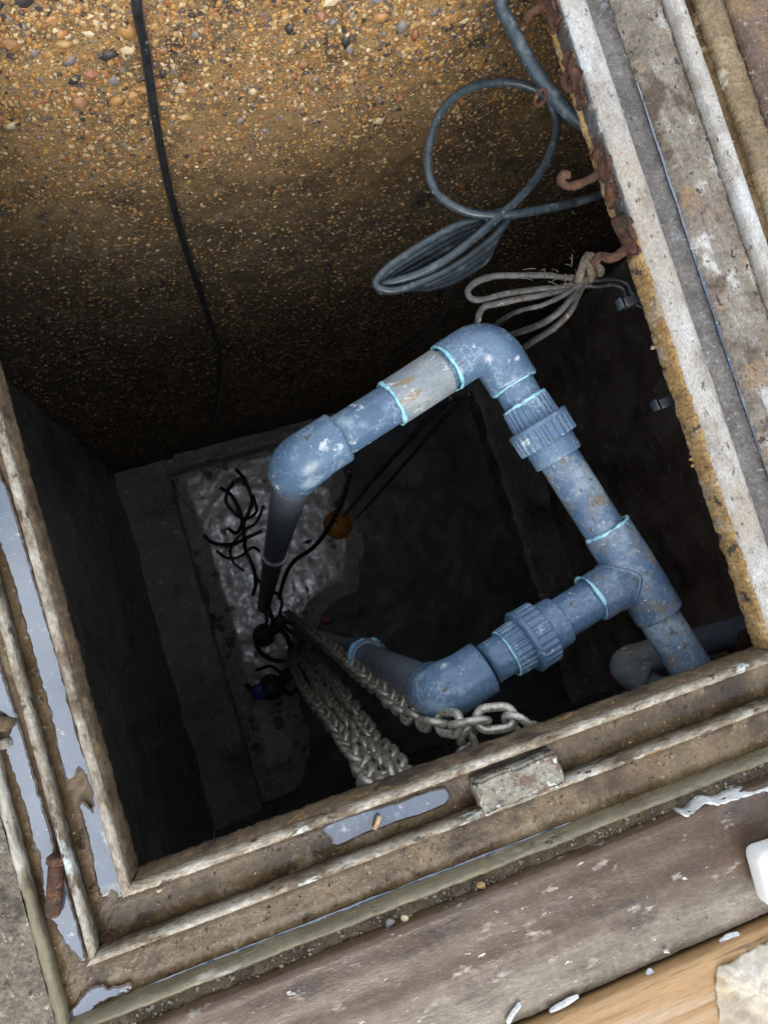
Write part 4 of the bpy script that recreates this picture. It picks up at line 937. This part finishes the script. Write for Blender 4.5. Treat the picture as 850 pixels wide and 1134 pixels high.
# ------------------------------------------------------------------ hooks and clips on the right lip
def hook(pts, r, plate_px, label):
    t = thing('rusty_hook', label, 'hook', tuple(pts[0]), 'rusty hooks along the right lip')
    b = MB(); tube(b, catmull(pts, 7), r, 10, jit=.35); b.build('hook_arm', M['rust'], t)
    y0, y1 = at(*plate_px[0], z=-.03).y, at(*plate_px[1], z=-.03).y
    V, Fc = bevel_box((.010, abs(y1 - y0), .032), .003, 1, .009, 9, 4 + y0 * 9, 55)
    b = MB(); b.add([v + Vector((RX - .006, (y0 + y1) / 2, -.024)) for v in V], Fc); b.build('back_plate', M['rust'], t)
    return t
hz = -.04
hook([Vector((RX - .004, at(672, 185, z=hz).y, -.028)), at(665, 190, z=hz), at(652, 199, z=hz - .006), at(638, 205, z=hz - .01), at(627, 206, z=hz - .006), at(621, 200, z=hz), at(624, 194, z=hz + .006), at(630, 194, z=hz + .006)], .0068, [(672, 165), (688, 225)], 'open rusty hook curling out towards the big cable loop')
hook([Vector((RX - .004, at(712, 268, z=hz).y, -.028)), at(702, 269, z=hz), at(692, 277, z=hz), at(682, 284, z=hz), at(674, 286, z=hz - .006), at(664, 284, z=hz - .02), at(656, 292, z=hz - .035)], .0075, [(696, 240), (712, 285)], 'rusty hook holding the rope knot of the grey cable bundle')
hook([Vector((RX - .004, at(642, 78, z=hz).y, -.02)), at(636, 72, z=hz), at(628, 82, z=hz), at(624, 92, z=hz - .01), at(631, 98, z=hz), at(640, 92, z=hz + .006), at(642, 82, z=hz + .006)], .0072, [(636, 60), (650, 120)], 'twisted rusty hook above the thick cable')
hook([Vector((RX - .004, at(614, 12, z=hz).y, -.02)), at(604, 6, z=hz), at(595, 10, z=hz), at(586, 16, z=hz - .01), at(581, 24, z=hz - .012)], .0062, [(610, -8), (622, 32)], 'uppermost rusty hook at the top edge of the picture')
b = MB(); q = at(598, 108, z=-.085); tube(b, [q + Vector((math.cos(a) * .010, math.sin(a) * .006, math.sin(a) * .014)) for a in [2 * PI * i / 18 for i in range(18)]], .0035, 8, True, jit=.3)
tag(b.build('rusty_ring', M['rust']), 'small rusty ring clipped round the big cable loop', 'ring')
def clip(px, py, label):
    p = at(px, py, z=-.075); t = thing('black_clip', label, 'clip', tuple(p), 'black clips under the right lip')
    V, Fc = bevel_box((.056, .017, .018), .002, 2); mt = Matrix.Translation(p + Vector((.022, 0, 0))) @ Matrix.Rotation(.12, 4, 'Z')
    b = MB(); b.add([mt @ v for v in V], Fc); b.build('clip_body', M['cable'], t)
    V, Fc = bevel_box((.0025, .018, .020), .0006, 1); mt = Matrix.Translation(p + Vector((-.012, -.002, 0))) @ Matrix.Rotation(.12, 4, 'Z')
    b = MB(); b.add([mt @ v for v in V], Fc); b.build('clip_face', M['cable_blue'], t)
clip(692, 334, 'black plastic clip under the right lip below the rope knot'); clip(731, 446, 'black plastic clip under the right lip beside the upper union')
# crumbs of ochre crust hanging on the right edge
for i, (a, b_, r) in enumerate([(722, 385, .006), (766, 508, .0065), (768, 515, .005), (704, 312, .006)]):
    clod('crust_crumb', a, b_, -.047, r, 'ochre', ['ochre crumb on the right edge just below the upper clip', 'pale crumb on the right edge level with the upper union', 'lower twin crumb on the right edge', 'ochre crumb on the right edge below the hook plate'][i], 'crumb')

# ------------------------------------------------------------------ on the floor
p = at(374, 580, z=ZF + .12)
t = thing('float_cap', 'orange ribbed plastic cap lying on the pit floor', 'cap', tuple(p + Vector((0, 0, -.08))))
b = MB(); lathe(b, p + Vector((0, 0, -.06)), (.05, -.1, 1), [(0, .08), (.004, .09), (.03, .092), (.034, .086), (.05, .082), (.054, .074), (.07, .066), (.074, .055), (.088, .04), (.092, .02)], 36); b.build('dome', M['orange'], t)
b = MB(); lathe(b, p + Vector((.0, 0, .028)), (.05, -.1, 1), [(0, .02), (.02, .018), (.026, .012)], 16); b.build('knob', M['orange'], t)
clod('wrapper', 361, 686, ZF + .06, .045, 'pink', 'crumpled pink wrapper on the pit floor above the blue pipe ring', 'wrapper')
clod('plastic_scrap', 341, 600, ZF + .06, .025, 'blue', 'blue plastic scrap on the floor between the drop pipe and orange cap', 'scrap')
def pump(px, py, h, r, label, extra=None):
    p = at(px, py, z=ZF + h); base = Vector((p.x, p.y, ZF)); t = thing('pump', label, 'pump', tuple(base), 'submersible pumps on the pit floor')
    b = MB(); lathe(b, base, (0, 0, 1), [(0, r * 1.15), (h * .1, r * 1.2), (h * .14, r), (h * .8, r), (h * .88, r * .85), (h, r * .5)], 32); b.build('casing', M['pump'], t)
    b = MB(); tube(b, catmull([base + Vector((-r * .5, 0, h * .95)), base + Vector((-r * .45, 0, h * 1.15)), base + Vector((r * .45, 0, h * 1.15)), base + Vector((r * .5, 0, h * .95))], 6), .012, 8); b.build('handle', M['pump'], t)
    b = MB(); tube(b, catmull([base + Vector((r * .6, 0, h * .3)), base + Vector((r * 1.5, .02, h * .3)), base + Vector((r * 1.8, .05, h * .6)), base + Vector((r * 1.8, .06, h * .95))], 6), .035, 14); b.build('outlet', M['pump'], t)
    if extra:
        b = MB(); lathe(b, base + Vector((-r * 1.0, r * .1, h * .75)), (0, 0, 1), [(0, .04), (.01, .045), (.05, .045), (.055, .035)], 20); b.build('cable_gland', M['blue'], t)
    return t
fl_c([(300, 690), (322, 690), (334, 704), (328, 724), (308, 732), (288, 722), (284, 704), (292, 692)], 'dark hose loop lying round the pump nearest the drop pipe', .013)
fl_c([(330, 735), (334, 752), (322, 768), (306, 760), (290, 770), (272, 758)], 'dark cable wriggling between the two pumps', .014)
fl_c([(296, 668), (304, 690), (318, 706), (322, 730), (318, 752)], 'dark cable dropping along the chain foot between the pumps', .014)
pump(292, 705, .36, .065, 'slimy dark submersible pump nearest the left drop pipe')
pump(300, 764, .30, .07, 'slimy dark submersible pump with a blue gland under the chain bundle', True)
for o in list(bpy.data.objects):
    if '_at' in o: del o['_at']
